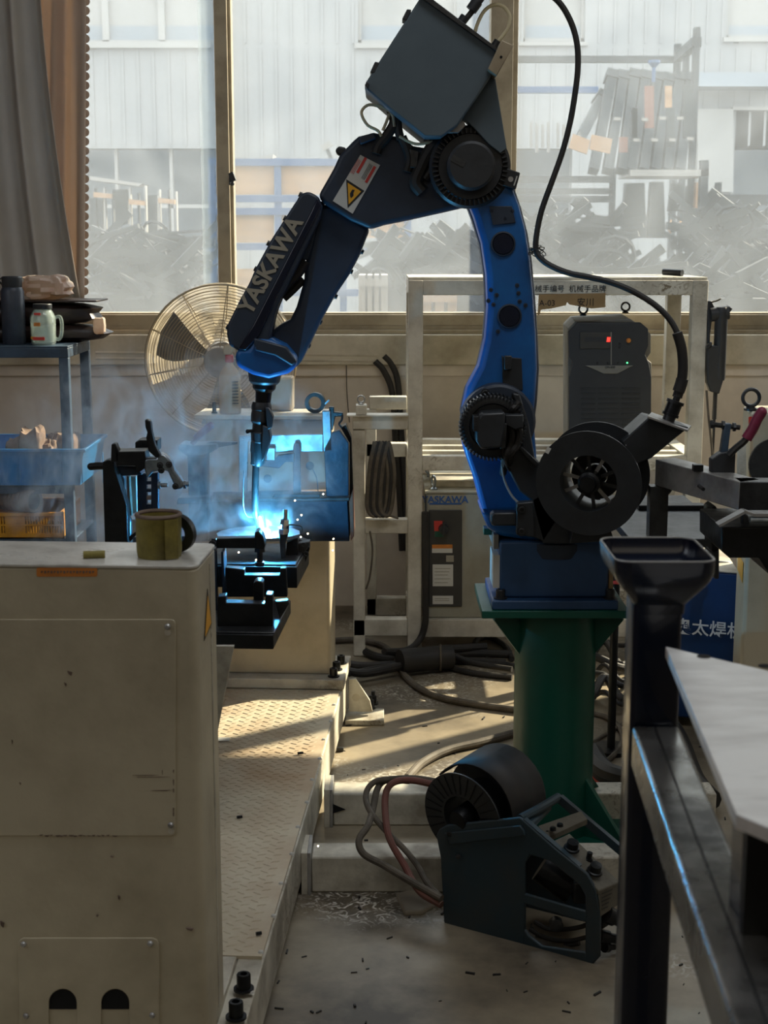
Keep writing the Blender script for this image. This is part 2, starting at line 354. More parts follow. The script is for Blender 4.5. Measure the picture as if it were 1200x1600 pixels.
# window: two lower tracks, the sashes, the mullions, the panes
xr = 3.5
fr = MB()
for i, (dy, h) in enumerate([(0.0, 0.0), (0.03, 0.018), (0.06, 0.03), (0.10, 0.05)]):
    fr.box(xl, xr, YW + dy, YW + 0.14, zl + (zs - zl - 0.06)*i/3.2, zl + (zs - zl - 0.06)*i/3.2 + 0.016 + h*0.2)
fr.box(xl, xr, YW + 0.02, YW + 0.14, zl, zl + 0.035)
fr.box(xl, xr, YW + 0.02, YW + 0.05, zl + 0.03, zl + 0.075)
fr.box(xl, xr, YW + 0.035, YW + 0.12, zs - 0.062, zs)
fr.box(xl, xr, YW, YW + 0.14, 2.9, 3.0)
win = B(fr, 'window_1', alu, bevel=0.002); struct(win)
def mull(px, wpx, name, d0=0.02):
    a = P(px, 300, YW + d0)
    ww = wpx*5.9/F_PX
    m = MB().box(a.x, a.x + ww*0.8, YW + d0, YW + 0.13, zl + 0.06, 2.92)
    m.box(a.x + ww*0.8, a.x + ww, YW + d0 + 0.03, YW + 0.13, zl + 0.06, 2.92)
    return B(m, name, alu, win, bevel=0.002)
m1x = mull(339, 24, 'window_mullion'); m2x = mull(764, 42, 'window_mullion'); m3x = mull(1250, 24, 'window_mullion'); m4x = mull(600 + 2.62*F_PX/5.95, 24, 'window_mullion')
latch = MB(); c = P(362, 275, YW + 0.015)
latch.box(c.x - 0.008, c.x + 0.008, YW - 0.005, YW + 0.02, c.z - 0.035, c.z + 0.01)
latch.bar((c.x, YW - 0.008, c.z + 0.012), (c.x + 0.012, YW - 0.012, c.z - 0.02), 0.012, 0.02)
latch.ball((c.x + 0.004, YW - 0.01, c.z - 0.03), 0.009)
B(latch, 'window_latch', black, win)
def pane(xa, xb, y):
    return B(MB().box(xa, xb, YW + y, YW + y + 0.004, zs - 0.02, 2.92), 'window_pane', gm, win, smooth=False)
X = lambda px, y=5.92: P(px, 250, y).x
pane(xl, X(345), 0.10); pane(X(345), X(785), 0.075); pane(X(785), xr, 0.10)
# the overlapping edge strip of the sliding sash
B(MB().box(X(313), X(340), YW + 0.085, YW + 0.088, zs, 2.9), 'sash_strip', gm, win, smooth=False)
# conduits along the wall and hoses going down
pipe = T('wall_conduit', 'pale twin conduits running along the wall below the window ledge', 'pipe', P(500, 560, YW - 0.03))
for dy in (0, 9):
    B(MB().tube([P(150, 551 + dy, YW - 0.03), P(300, 552 + dy, YW - 0.03), P(590, 555 + dy, YW - 0.03)], 0.008, 8), 'conduit', ledge_m, pipe)
B(MB().tube([P(541, 545, YW-0.02), P(542, 610, YW-0.02), P(546, 660, YW-0.02)], 0.002, 6), 'hanging_wire', rubber, pipe)
hs = T('wall_hose', 'pair of black hoses bending down the wall from the conduit ends', 'hose', P(625, 850, YW - 0.03))
B(MB().tube([P(600, 556, YW-.03), P(612, 570, YW-.03), P(622, 600, YW-.03), P(627, 680, YW-.03), P(632, 760, YW-.03), P(636, 860, YW-.03)], 0.0125, 10), 'hose', rubber, hs)
B(MB().tube([P(586, 564, YW-.035), P(600, 580, YW-.035), P(613, 615, YW-.035), P(618, 690, YW-.035), P(624, 770, YW-.035), P(628, 860, YW-.035)], 0.0125, 10), 'hose', rubber, hs)

# ================================================================== OUTSIDE
struct(B(MB().box(-30, 30, 6.1, 60, -0.15, -0.02), 'ground_outside', ground_m))
YF = 19.0
fb = T('factory_building', 'white clad factory hall across the yard with window strips and dark bays', 'building', P(600, 400, YF + 1) * 1.0)
fb.location.z = 0
def fz(py): return P(600, py, YF).z
def fx(px, py=300): return P(px, py, YF).x
# wall built round its openings
W = MB()
xL, xR = -16.0, 16.0
openings = [(-16, fx(345), fz(470), fz(232)), (fx(1145, 300), 16, 0, fz(172)), (fx(800), fx(893), 0, fz(232))]
top = 9.5
def wall_rows():
    z1, z2 = fz(232), fz(68)
    W.box(fx(345), fx(800), YF, YF + 0.3, 0, z1)
    W.box(fx(893), fx(1145), YF, YF + 0.3, 0, z1)
    W.box(xL, fx(345), YF, YF + 0.3, 0, fz(455))
    W.box(fx(1145), xR, YF, YF + 0.3, fz(172), z1)
    W.box(xL, fx(1145), YF, YF + 0.3, z1, z2)
    W.box(fx(1145), xR, YF, YF + 0.3, z1, fz(60))
    W.box(fx(345), fx(560), YF, YF + 0.3, z2, top); W.box(fx(712), fx(812), YF, YF + 0.3, z2, top)
    W.box(fx(908), fx(1125), YF, YF + 0.3, z2, top)
    for a, b in ((xL, fx(345)), (fx(560), fx(712)), (fx(812), fx(908)), (fx(1125), xR)):
        W.box(a, b, YF, YF + 0.3, fz(-75), top)
wall_rows()
B(W, 'cladding_wall', clad, fb, smooth=False)
rb = MB(); x = -8.0
while x < 8.0:
    rb.box(x, x + 0.03, YF - 0.012, YF + 0.01, fz(228), fz(76))
    if fx(345) < x < fx(800) or fx(893) < x < fx(1145): rb.box(x, x + 0.03, YF - 0.012, YF + 0.01, 0, fz(232))
    if x > fx(345) and not (fx(560) < x < fx(712)) and not (fx(812) < x < fx(908)) and x < fx(1120): rb.box(x, x + 0.03, YF - 0.012, YF + 0.01, fz(68), top)
    x += 0.19
B(rb, 'cladding_rib', clad, fb, smooth=False, kind='stuff')
B(MB().box(xL, fx(335), YF - 0.08, YF, fz(76), fz(66)).box(fx(555), fx(716), YF - 0.06, YF, fz(76), fz(68)).box(fx(807), fx(912), YF-0.06, YF, fz(72), fz(66)).box(fx(1120), xR, YF-0.06, YF, fz(66), fz(59)), 'sill_band', far_pale, fb)
B(MB().box(xL, xR, YF + 3.5, YF + 3.7, 0, top), 'inner_wall', far_dark, fb, smooth=False)
for (a, b, t, bt) in ((100, 172, -60, 67), (172, 258, -60, 67), (258, 345, -60, 67), (560, 712, -60, 67), (812, 908, -60, 64), (1125, 1260, -60, 59)):
    f = MB(); Yg = YF + 0.12
    x0, x1, z0, z1 = fx(a), fx(b), fz(bt), fz(t)
    f.box(x0, x0 + .04, YF + .05, YF + .16, z0, z1).box(x1 - .04, x1, YF + .05, YF + .16, z0, z1)
    f.box(x0, x1, YF + .05, YF + .16, z0, z0 + .04)
    wf = B(f, 'window', far_pale, fb, smooth=False)
    B(MB().box(x0 + .04, x1 - .04, Yg, Yg + .02, z0, fz(38)), 'pane', far_dark, wf, smooth=False)
    B(MB().box(x0 + .04, x1 - .04, Yg, Yg + .02, fz(38), z1), 'pane', far_pale, wf, smooth=False)
for px in (178, 264):
    B(MB().box(fx(px), fx(px) + 0.04, YF + .1, YF + .2, 0.4, fz(232)), 'post', far_pale, fb, smooth=False)
B(MB().box(xL, fx(345), YF + .1, YF + .2, fz(325), fz(319)), 'rail', far_pale, fb, smooth=False)
B(MB().box(xL, xR, YF + 3.0, YF + 3.4, 0, fz(380)), 'low_partition', far_pale, fb, smooth=False)
B(MB().px([(1090, 170), (1146, 170), (1146, 300), (1090, 300)], YF - 0.15, YF - 0.05), 'door_leaf', far_pale, fb, smooth=False)
B(MB().px([(1083, 135), (1240, 135), (1240, 113), (1083, 113)], YF - 0.5, YF), 'lintel', far_dark, fb, smooth=False)
B(MB().px([(1145, 172), (1240, 172), (1240, 166), (1145, 166)], YF - 0.1, YF), 'door_track', far_pale, fb, smooth=False)

# blue stillage with plywood panels
def slab(poly, Y, t, m, name, parent, smooth=False): return B(MB().px(poly, Y, Y + t), name, m, parent, smooth=smooth)
def rect(x0, y0, x1, y1): return [(x0, y0), (x1, y0), (x1, y1), (x0, y1)]
Y = 11.0
st = T('blue_stillage', 'tall blue steel stillage with plywood panels behind the window mullion', 'storage rack', (P(440, 400, Y).x, Y, -0.02))
for a in (325, 428, 530, 632):
    p = P(a, 250, Y)
    B(MB().box(p.x, p.x + 0.05, Y, Y + 0.06, -0.02, P(a, 247, Y).z), 'post', far_blue, st, smooth=False)
for t in (248, 305, 325, 380, 452):
    a = P(325, t, Y); b = P(645, t, Y)
    B(MB().box(a.x, b.x, Y - 0.01, Y + 0.05, a.z - 0.05, a.z), 'rail', far_blue, st, smooth=False)
for (a, b, t, bt) in ((338, 428, 259, 304), (438, 530, 259, 304), (540, 632, 259, 304), (338, 428, 334, 379), (438, 470, 334, 379), (338, 428, 420, 470), (540, 632, 334, 372)):
    slab(rect(a, t, b, bt), Y + 0.03, 0.02, far_ply, 'plywood_panel', st)
slab([(395, 248), (427, 241), (426, 247), (410, 250)], Y, 0.3, far_pale, 'offcut', st)
slab([(500, 228), (514, 219), (521, 228), (505, 236)], Y, 0.02, far_pale, 'sign_plate', st)
slab([(508, 234), (514, 232), (521, 248), (514, 248)], Y + .02, 0.02, far_steel, 'sign_bracket', st)
# pallets and crates low behind the arm
for i, (x0, y0, x1, y1, m, Yc, lab) in enumerate([
    (590, 400, 640, 480, far_blue, 10.2, 'upright blue steel post frame low behind the forearm elbow'),
    (640, 455, 700, 520, far_ply, 8.3, 'pale timber pallet lying in front of the blue stillage'),
    (560, 430, 592, 520, far_pale, 8.3, 'pale sheet crate low beside the forearm in the yard')]):
    t = T(['steel_gantry', 'timber_pallet', 'sheet_crate'][i], lab, ['frame', 'pallet', 'crate'][i], (P((x0+x1)/2, y1, Yc).x, Yc, -0.02))
    zt = P(x0, y0, Yc).z; xa = P(x0, y0, Yc).x; xb = P(x1, y0, Yc).x
    for k in range(4):
        xx = xa + (xb - xa)*k/3.0
        B(MB().box(xx, xx + 0.05, Yc, Yc + 0.4, -0.02, zt), 'slat', m, t, smooth=False)
    for k in range(5):
        zz = zt - 0.02 - (zt*0.95)*k/5.0
        B(MB().box(xa, xb + 0.05, Yc - 0.02, Yc, zz - 0.04, zz), 'board', m, t, smooth=False)
# steel rack with leaning beams (right)
Y = 10.0
rk = T('beam_rack', 'dark steel yard rack holding a row of leaning beams', 'storage rack', (P(980, 400, Y).x, Y, -0.02))
def rbox(x0, y0, x1, y1, Yq, t=0.07, name='rail', m=far_steel, par=None): return slab(rect(x0, y0, x1, y1), Yq, t, m, name, par or rk)
def rpost(x0, x1, y0, Yq, name='post', m=far_steel, par=None):
    a = P(x0, y0, Yq); b = P(x1, y0, Yq); return B(MB().box(a.x, b.x, Yq, Yq + 0.07, -0.02, a.z), name, m, par or rk, smooth=False)
rbox(790, 87, 1058, 97, Y + 1.0); rbox(700, 135, 935, 145, Y + 1.4, m=far_blue)
rpost(1086, 1095, 42, Y); rpost(1056, 1065, 68, Y + 1.0); rpost(1070, 1078, 80, Y + .6)
B(MB().bar(P(1060, 90, Y + 1.0), P(1089, 65, Y), 0.06, 0.06), 'brace', far_steel, rk)
rbox(805, 275, 955, 285, Y); rbox(805, 294, 960, 303, Y); rbox(805, 306, 960, 316, Y - .1)
rbox(985, 265, 1108, 275, Y - .3, 0.5, 'rail', far_pale); rpost(1096, 1108, 250, Y - .3); rpost(1088, 1095, 285, Y - .1, m=far_ply)
rpost(955, 963, 262, Y); rbox(1100, 304, 1200, 320, Y + .3); rpost(1120, 1128, 285, Y + .2)
for i in range(9):                                     # each leaning beam a part
    xt = 937 + i*17.5; xb = 905 + i*22 if i < 4 else 985 + (i-4)*19
    yt = 158 - (i > 0)*30 - (2 if i % 2 else 0) + (i > 4)*4
    a = P(xb, 268, Y - 0.25); b = P(xt, yt, Y + 0.15)
    if i == 0: a = P(902, 225, Y - .25)
    B(MB().bar(a, b, 0.062, 0.075, (0, 1, 0)), 'leaning_beam', far_steel, rk)
    B(MB().bar(b, b + (b - a).normalized()*0.06, 0.085, 0.10, (0, 1, 0)), 'beam_head', far_steel, rk)
for (x0, y0, x1, y1, m) in ((988, 168, 996, 218, far_steel), (1008, 134, 1022, 200, far_rust), (1040, 134, 1050, 168, far_ply), (1042, 168, 1054, 230, far_steel), (985, 170, 996, 218, far_steel), (1068, 132, 1082, 216, far_steel), (968, 214, 981, 238, far_rust)):
    slab(rect(x0, y0, x1, y1), Y - 0.32, 0.03, m, 'clamped_strip', rk)
for x0, y0 in ((960, 183), (1003, 184), (1031, 182), (1058, 182), (990, 216), (1018, 216), (1046, 216), (1074, 214)):
    slab(rect(x0, y0, x0 + 10, y0 + 5), Y - 0.34, 0.03, far_pale, 'pale_label', rk)
slab([(896, 209), (922, 219), (917, 241), (889, 231)], Y - 0.5, 0.03, far_ply, 'timber_offcut', rk)
slab([(925, 210), (957, 217), (953, 240), (921, 233)], Y - 0.5, 0.03, far_ply, 'timber_offcut', rk)
a = P(1021, 128, Y)
B(MB().lathe([(0.012, 0), (0.012, .09), (0.04, .12), (0.04, .135)], a, (0, 0, 1), 12), 'blue_knob', far_blue, rk)
for i in range(7):
    rbox(828 + i*9 + (i > 3)*6, 190 + (i % 3)*2, 832 + i*9 + (i > 3)*6, 230 + (i % 2)*8, Y + .5, 0.03, 'pale_strip', far_pale)
# hanging dark parts under the rack
for i, (x0, y0, x1, y1) in enumerate([(972, 286, 1010, 372), (1012, 284, 1040, 372), (1046, 286, 1066, 330), (1070, 290, 1086, 360)]):
    slab([(x0 + 6, y0), (x1 - 3, y0), (x1, y1), (x0, y1)], Y + .1, 0.1, far_steel, 'stored_part', rk)
for x0 in (1046, 1061, 1073): 
    a = P(x0 + 2, 356, Y - .3); B(MB().lathe([(0.001, -.035), (.016, -.02), (.02, .01), (.001, .055)], a, (0, 0, 1), 10), 'orange_tip', far_ply, rk)
# trestles at the left
Y = 11.5
tr_ = T('trestle_rack', 'row of tall thin steel trestles seen through the left pane', 'storage rack', (P(205, 400, Y).x, Y, -0.02))
for x0 in (146, 161, 174, 201, 214, 225, 247, 262, 273): rpost(x0, x0 + 2.5, 290 + (x0 % 5)*3, Y, par=tr_, m=far_pale if x0 % 2 else far_steel)
for (x0, x1, y0) in ((146, 174, 300), (201, 226, 311), (247, 273, 309)): slab([(x0, y0), (x1, y0 + 3), (x1, y0 + 10), (x0, y0 + 8)], Y - .05, 0.05, far_ply, 'timber_bar', tr_)
slab([(140, 275), (222, 287), (216, 291), (140, 281)], Y, 0.4, far_pale, 'top_sheet', tr_)
for (x0, y0, x1, y1) in ((176, 296, 200, 350), (228, 305, 246, 420), (140, 310, 160, 470), (180, 360, 226, 440)): slab(rect(x0, y0, x1, y1), Y + .3, 0.1, far_steel, 'stored_sheet', tr_)
slab([(228, 356), (226, 388), (205, 394)], Y - .3, 0.02, far_pale, 'torn_sheet', tr_)
# scrap piles: nobody could count them
def scrap(name, label, x0, x1, y0, y1, Y, n, seed, m, pal):
    rnd = random.Random(seed); mb = MB()
    for i in range(n):
        px = rnd.uniform(x0, x1); py = y0 + (y1 - y0)*rnd.random()**0.8
        p = P(px, py, Y + rnd.uniform(-.4, .4))
        a = rnd.uniform(-1, 1); l = rnd.uniform(.05, .22)
        d = Vector((math.cos(a), rnd.uniform(-.5, .5), math.sin(a)*0.9))*l
        mb.bar(p - d, p + d, rnd.uniform(.008, .03), rnd.uniform(.008, .05))
        if i % 14 == 0: mb.torus(p, (rnd.random(), 1, rnd.random()), rnd.uniform(.04, .11), .012, 12, 5)
    z0 = -0.02; a = P(x0, y1, Y); b = P(x1, y1, Y)
    mb.box(a.x, b.x, Y - .3, Y + .4, z0, b.z + 0.05)
    o = B(mb, name, m, smooth=False); tag(o, label, pal, kind='stuff')
scrap('scrap_heap', 'heap of tangled steel scrap below the trestles outside', 140, 320, 360, 470, 9.6, 150, 3, far_steel, 'scrap')
scrap('pale_scrap_heap', 'pale tangled scrap heap under the forearm outside', 585, 760, 372, 440, 9.3, 150, 4, far_steel, 'scrap')
scrap('rack_scrap_heap', 'jumbled steel parts piled under the beam rack', 806, 960, 340, 420, 8.2, 150, 5, far_steel, 'scrap')
scrap('corner_scrap_heap', 'dense dark scrap pile at the far right of the yard', 1080, 1210, 330, 420, 8.5, 150, 6, far_steel, 'scrap')
scrap('low_scrap_heap', 'low pale scrap pile along the glass behind the frame', 850, 1200, 420, 480, 7.0, 190, 8, far_steel, 'scrap')
slab(rect(570, 432, 636, 446), 9.4, .3, far_ply, 'timber_plank', tr_).parent = None
o = bpy.context.scene.objects['timber_plank']; tag(o, 'pale timber plank lying low outside below the forearm', 'plank')
# ================================================================== ROBOT AND ITS PEDESTAL
Yp0, Yp1 = 3.35, 3.64
zp = P(860, 955, Yp0).z
pa, pb = P(753, 955, Yp0), P(984, 955, Yp0)
pcx = (pa.x + pb.x)/2; pcy = (Yp0 + Yp1)/2
ped = T('robot_pedestal', 'round green steel pedestal with gussets carrying the blue robot', 'pedestal', (pcx, pcy, 0))
B(MB().box(pa.x, pb.x, Yp0, Yp1, zp - 0.018, zp), 'top_plate', green, ped, bevel=0.002)
ptx = (P(803, 1100, pcy).x + P(928, 1100, pcy).x)/2; ptr = (P(928, 1100, pcy).x - P(803, 1100, pcy).x)/2
B(MB().lathe([(ptr, 0.015), (ptr, zp - 0.018)], (ptx, pcy, 0), n=48), 'column', green, ped)
B(MB().box(pcx - 0.20, pcx + 0.20, pcy - 0.2, pcy + 0.2, 0.0, 0.018), 'foot_plate', green, ped, bevel=0.002)
for ang in (20, 160, 200, 340, 90, 270):
    if ang in (90, 270): d = Vector((0, 1 if ang == 90 else -1, 0)); ext = 0.14
    else: d = Vector((math.cos(R(ang)), math.sin(R(ang)), 0)); ext = 0.165
    c = Vector((ptx, pcy, 0)); s = Vector((-d.y, d.x, 0))*0.005
    if ang != 270:
        q = [c + d*(ptr - .005) + Vector((0, 0, zp - 0.02)), c + d*ext + Vector((0, 0, zp - 0.02)), c + d*ext + Vector((0, 0, zp - 0.045)), c + d*(ptr - .005) + Vector((0, 0, zp - 0.14))]
        B(MB().prism([p - s for p in q], s*2), 'top_gusset', green, ped, smooth=False)
for ang in (-38, 38, 142, 218):
    d = Vector((math.cos(R(ang)), math.sin(R(ang)), 0)); c = Vector((ptx, pcy, 0)); s = Vector((-d.y, d.x, 0))*0.006
    q = [c + d*(ptr - .005) + Vector((0, 0, 0.018)), c + d*0.20 + Vector((0, 0, 0.018)), c + d*0.20 + Vector((0, 0, 0.035)), c + d*(ptr - .005) + Vector((0, 0, 0.17))]
    B(MB().prism([p - s for p in q], s*2), 'foot_gusset', green, ped, smooth=False)

YA = 3.43                                      # front of the arm
rob = T('welding_robot', 'blue six-axis arc welding robot with a boxy feeder on its elbow', 'robot', (pcx, pcy, zp))
def rp(poly, Y0, Y1, m, name, bevel=0.004, par=None, seg=2): return B(MB().px(poly, Y0, Y1), name, m, par or rob, bevel=bevel, seg=seg)
fa, fb_ = P(769, 951, 3.36), P(966, 951, 3.36)
bs = B(MB().box(fa.x, fb_.x, 3.36, 3.61, zp, zp + 0.022), 'base_flange', baseblue, rob, bevel=0.003)
a = P(779, 940, 3.39); b = P(953, 838, 3.39)
base = B(MB().box(a.x, b.x, 3.39, 3.60, zp + 0.022, b.z - .012), 'base', baseblue, rob, bevel=0.006)
def sidelabel(pxx, y0, y1): 
    q = P(pxx, y0, 3.39); r = P(pxx, y1, 3.39)
    return MB().box(q.x, q.x + 0.012, 3.389, 3.3895, r.z, q.z)
B(MB().box(P(772,840,3.40).x, P(779,840,3.40).x, 3.40, 3.58, P(772, 858, 3.4).z, P(772, 836, 3.4).z), 'cable_socket', psu2, base)
B(MB().box(P(771,840,3.40).x, P(781,840,3.40).x, 3.392, 3.5, P(772, 919, 3.39).z, P(772, 868, 3.39).z), 'rating_plate', sticker_w, base)
B(MB().box(P(953,840,3.40).x, P(959,840,3.40).x, 3.392, 3.5, P(772, 922, 3.39).z, P(772, 880, 3.39).z), 'rating_plate', paper, base)
for px_, Y in ((782, 3.385), (953, 3.385), (782, 3.585), (953, 3.585)):
    p = P(px_, 940, Y); bolt('base_bolt', (p.x, Y, zp + 0.022), (0, 0, 1), 0.011, 0.022, steel_d, rob, 12)
# swivelling turret: hourglass casting that narrows downwards on its left side
rp([(722, 686), (728, 712), (742, 752), (752, 790), (764, 828), (782, 838), (806, 846), (856, 850), (930, 848), (938, 836), (900, 800), (872, 770), (840, 742), (838, 700), (833, 640), (800, 620), (740, 620)], 3.455, 3.60, blue, 'turret', 0.016, seg=3)
rp([(752, 800), (762, 826), (782, 838), (830, 846), (890, 846), (890, 820), (800, 812)], 3.40, 3.60, blue, 'turret_foot', 0.01)
B(MB().lathe([(0.115, 0), (0.12, 0.02), (0.12, 0.035)], (P(862, 846, 3.5).x, 3.5, P(862, 846, 3.5).z - 0.02), n=40), 'turn_ring', dblue, rob)
rp([(756, 826), (768, 826), (768, 836), (756, 836)], 3.46, 3.50, green, 'stop_block', 0.001)
# lower arm
LA = [(731, 312), (742, 340), (754, 380), (761, 430), (763, 480), (759, 530), (749, 572), (731, 606), (724, 640), (728, 680), (750, 712), (785, 722), (818, 708), (831, 670), (837, 625), (840, 575), (838, 520), (834, 460), (829, 405), (822, 360), (812, 322), (800, 290), (770, 262), (735, 262)]
rp(LA, YA, 3.52, blue, 'lower_arm', 0.014, seg=3)
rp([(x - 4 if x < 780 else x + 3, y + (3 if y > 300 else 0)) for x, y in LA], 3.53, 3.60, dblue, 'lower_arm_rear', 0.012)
for cx, cy, rr in ((786, 381, 17), (796, 494, 17)):
    c = P(cx, cy, YA); r_ = rr*YA/F_PX
    mb = MB().lathe([(r_*1.12, 0.0), (r_*1.12, -0.003), (r_*0.98, -0.004), (r_*0.9, 0.001), (0.0001, 0.001)], (c.x, YA - 0.001, c.z), (0, 1, 0), 32)
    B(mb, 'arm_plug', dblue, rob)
    B(MB().lathe([(r_*.9, 0), (r_*.9, -0.0035), (.0001, -0.0035)], (c.x, YA - 0.002, c.z), (0, 1, 0), 32), 'plug_cap', navy, rob)
for x, y in ((767, 453), (776, 461), (771, 476), (778, 518), (808, 446), (810, 458), (812, 471), (821, 477), (763, 470), (789, 342), (768, 330), (800, 330)):
    bolt('arm_screw', P(x, y, YA) , (0, -1, 0), 0.0035, 0.004, dblue, rob)
rp([(764, 322), (800, 322), (806, 348), (770, 352)], YA - 0.004, YA, dblue, 'cast_pad', 0.001)
rp([(784, 555), (787, 558), (815, 560), (817, 610), (786, 606)], YA - 0.006, YA, black, 'cover_plate', 0.001)
rp([(788, 556), (800, 556), (800, 578), (788, 578)], YA - 0.02, YA - .006, black, 'grease_block', 0.002)
# shoulder: round housing, ribbed motor and its plugs
c = P(776, 655, YA); k = YA/F_PX
B(MB().lathe([(58*k, 0.0), (58*k, -0.05), (54*k, -0.056), (0.0001, -0.056)], (c.x, YA, c.z), (0, 1, 0), 48), 'shoulder_housing', dblue, rob)
c2 = P(768, 664, YA - .056)
B(MB().lathe([(48*k, 0.0), (48*k, -0.03), (44*k, -0.034), (36*k, -0.034), (34*k, -0.028), (0.0001, -0.028)], (c2.x, YA - .056, c2.z), (0, 1, 0), 48), 'motor_flange', black, rob)
mb = MB()
for i in range(52):
    t = 2*math.pi*i/52; d = Vector((math.cos(t), 0, math.sin(t)))
    mb.bar(Vector((c2.x, YA - .085, c2.z)) + d*47*k, Vector((c2.x, YA - .085, c2.z)) + d*51.5*k, 0.0035, 0.045, (0, 1, 0))
B(mb, 'cooling_fin', black, rob, smooth=False)
rp([(752, 646), (789, 644), (789, 672), (784, 700), (752, 702), (744, 690), (744, 658)], YA - 0.15, YA - 0.08, black, 'motor_body', 0.005)
rp([(740, 651), (748, 651), (748, 674), (740, 674)], YA - 0.152, YA - 0.1, steel_d, 'nameplate', 0.0005)
for i in range(5):
    rp([(742 , 654 + i*4), (746, 654 + i*4), (746, 655.5 + i*4), (742, 655.5 + i*4)], YA - 0.1526, YA - 0.151, ink, 'plate_line', 0)
rp([(789, 648), (818, 648), (818, 668), (805, 672), (789, 664)], YA - 0.13, YA - 0.09, black, 'connector_block', 0.003)
rp([(784, 662), (792, 662), (790, 700), (782, 702)], YA - 0.14, YA - 0.1, steel_d, 'connector_bracket', 0.001)
for q, rr in (([(806, 664), (812, 676), (808, 694), (798, 710), (794, 730)], .009), ([(796, 664), (800, 680), (797, 698), (790, 714), (786, 740)], .008), ([(812, 628), (806, 634), (800, 640), (795, 650)], .008), ([(786, 690), (786, 712), (792, 728), (798, 738)], .003)):
    B(MB().tube([P(x, y, YA - 0.10 + (0.05 if i == len(q)-1 else 0)) for i, (x, y) in enumerate(q)], rr, 8), 'motor_cable', rubber, rob)
for x, y in ((806, 620), (758, 614), (738, 628), (730, 690)): bolt('housing_bolt', P(x, y, YA - .056), (0, -1, 0), 0.007, 0.008, steel_d, rob)
# guard shell that sweeps from the shoulder down to the spool
rp([(728, 694), (740, 706), (784, 706), (796, 738), (812, 768), (830, 782), (836, 806), (848, 850), (900, 850), (860, 740), (836, 716), (826, 660), (812, 616), (800, 614), (814, 650), (816, 700)], 3.36, 3.42, black, 'cable_guard', 0.004)
B(MB().tube([P(784, 702, 3.35), P(786, 742, 3.35), P(798, 772, 3.35), P(815, 790, 3.35), P(828, 800, 3.35)], 0.003, 6), 'guard_edge', steel, rob)
rp([(810, 700), (816, 698), (842, 724), (838, 730)], 3.34, 3.37, steel_d, 'guard_flap', 0.002)
# spool bracket
rp([(767, 806), (771, 801), (808, 801), (808, 822), (770, 822), (767, 818)], 3.34, 3.38, black, 'bracket_bar', 0.004)
rp([(807, 786), (834, 784), (836, 840), (807, 836)], 3.33, 3.36, black, 'bracket_plate', 0.003)
for y in (796, 830): bolt('bracket_bolt', P(815, y, 3.33), (0, -1, 0), 0.008, 0.008, steel_d, rob)
rp([(832, 780), (868, 760), (880, 800), (850, 846), (834, 840)], 3.36, 3.40, black, 'bracket_web', 0.003)
# wire spool
sa = Vector((0.36, 1, 0.10)).normalized(); sc = P(919, 756, 3.20); kk = 3.2/F_PX
spool = B(MB().ring(sc, sa, 46*kk, 85*kk, 0.004, 56).ring(sc + sa*0.10, sa, 46*kk, 85*kk, 0.004, 56), 'wire_spool', black, rob)
B(MB().ring(sc + sa*0.004, sa, 46*kk, 50*kk, 0.096, 40), 'spool_barrel', black, spool)
B(MB().ring(sc + sa*0.012, sa, 50*kk, 66*kk, 0.08, 40), 'wire_winding', steel_d, spool)
u_, v_, _ = basis(sa)
for i in range(10):
    t = 2*math.pi*i/10 + .2; d = u_*math.cos(t) + v_*math.sin(t)
    mb = MB().bar(sc + d*14*kk + sa*.03, sc + d*46*kk + sa*.03, 0.008, 0.003, sa)
    B(mb, 'spool_spoke', steel if i % 3 == 0 else steel_d, spool)
B(MB().ring(sc + sa*.085, sa, 19*kk, 41*kk, .003, 40), 'spool_dark_ring', black, spool)  # dark ring added to shade the view through the hub
B(MB().lathe([(0.0001, -0.008), (12*kk, -0.008), (14*kk, 0), (18*kk, 0.004), (18*kk, 0.10)], sc, sa, 28), 'spool_hub', fixm, spool)
p = P(854, 708, 3.195); B(MB().bar(p, p + Vector((0.006, 0, 0.012)), 0.009, 0.001, (0, 1, 0)), 'spool_label', sticker_w, spool)
for x, y in ((952, 681), (978, 696)): p = P(x, y, 3.197); B(MB().ball(p, 0.0016, 6), 'rivet', steel, spool)
rp([(905, 770), (935, 770), (960, 845), (890, 850)], 3.33, 3.36, black, 'spool_stand', 0.003)
# wire cone box on the spool
rp([(972, 690), (1014, 652), (1077, 668), (1054, 686), (1018, 716), (990, 728)], 3.24, 3.34, black, 'wire_cone', 0.003)
cap = MB().prism([P(1012, 650, 3.20), P(1018, 644, 3.36), P(1080, 665, 3.36), P(1074, 672, 3.20)], (0, 0, -0.004))
B(cap, 'cone_lid', steel, rob)
q0 = P(1043, 660, 3.28)
ax = (P(1056, 626, 3.28) - q0)
for t0, t1, rr, m in ((0, .3, .014, steel_d), (.3, .42, .019, fixm), (.42, .86, .017, fixm), (.86, 1.0, .020, steel_d), (1.0, 1.2, .008, steel_d)):
    B(MB().cyl(q0 + ax*t0, q0 + ax*t1, rr, 14), 'gland', m, rob)
cable = [(1058, 621), (1064, 600), (1067, 575), (1065, 545), (1058, 520), (1047, 500), (1030, 482), (1008, 466), (980, 451), (950, 440), (920, 433), (890, 427), (866, 418), (848, 407), (838, 393), (838, 370), (846, 330), (862, 285), (878, 240), (890, 195), (898, 150), (903, 105), (901, 65), (890, 30), (870, 0), (835, -22), (795, -26), (765, -14), (748, 4), (736, 20), (728, 30), (722, 38)]
B(MB().tube([P(x, y, 3.30 + 0.12*min(1, i/14)) for i, (x, y) in enumerate(cable)], 0.0068, 10), 'wire_conduit', rubber, rob)
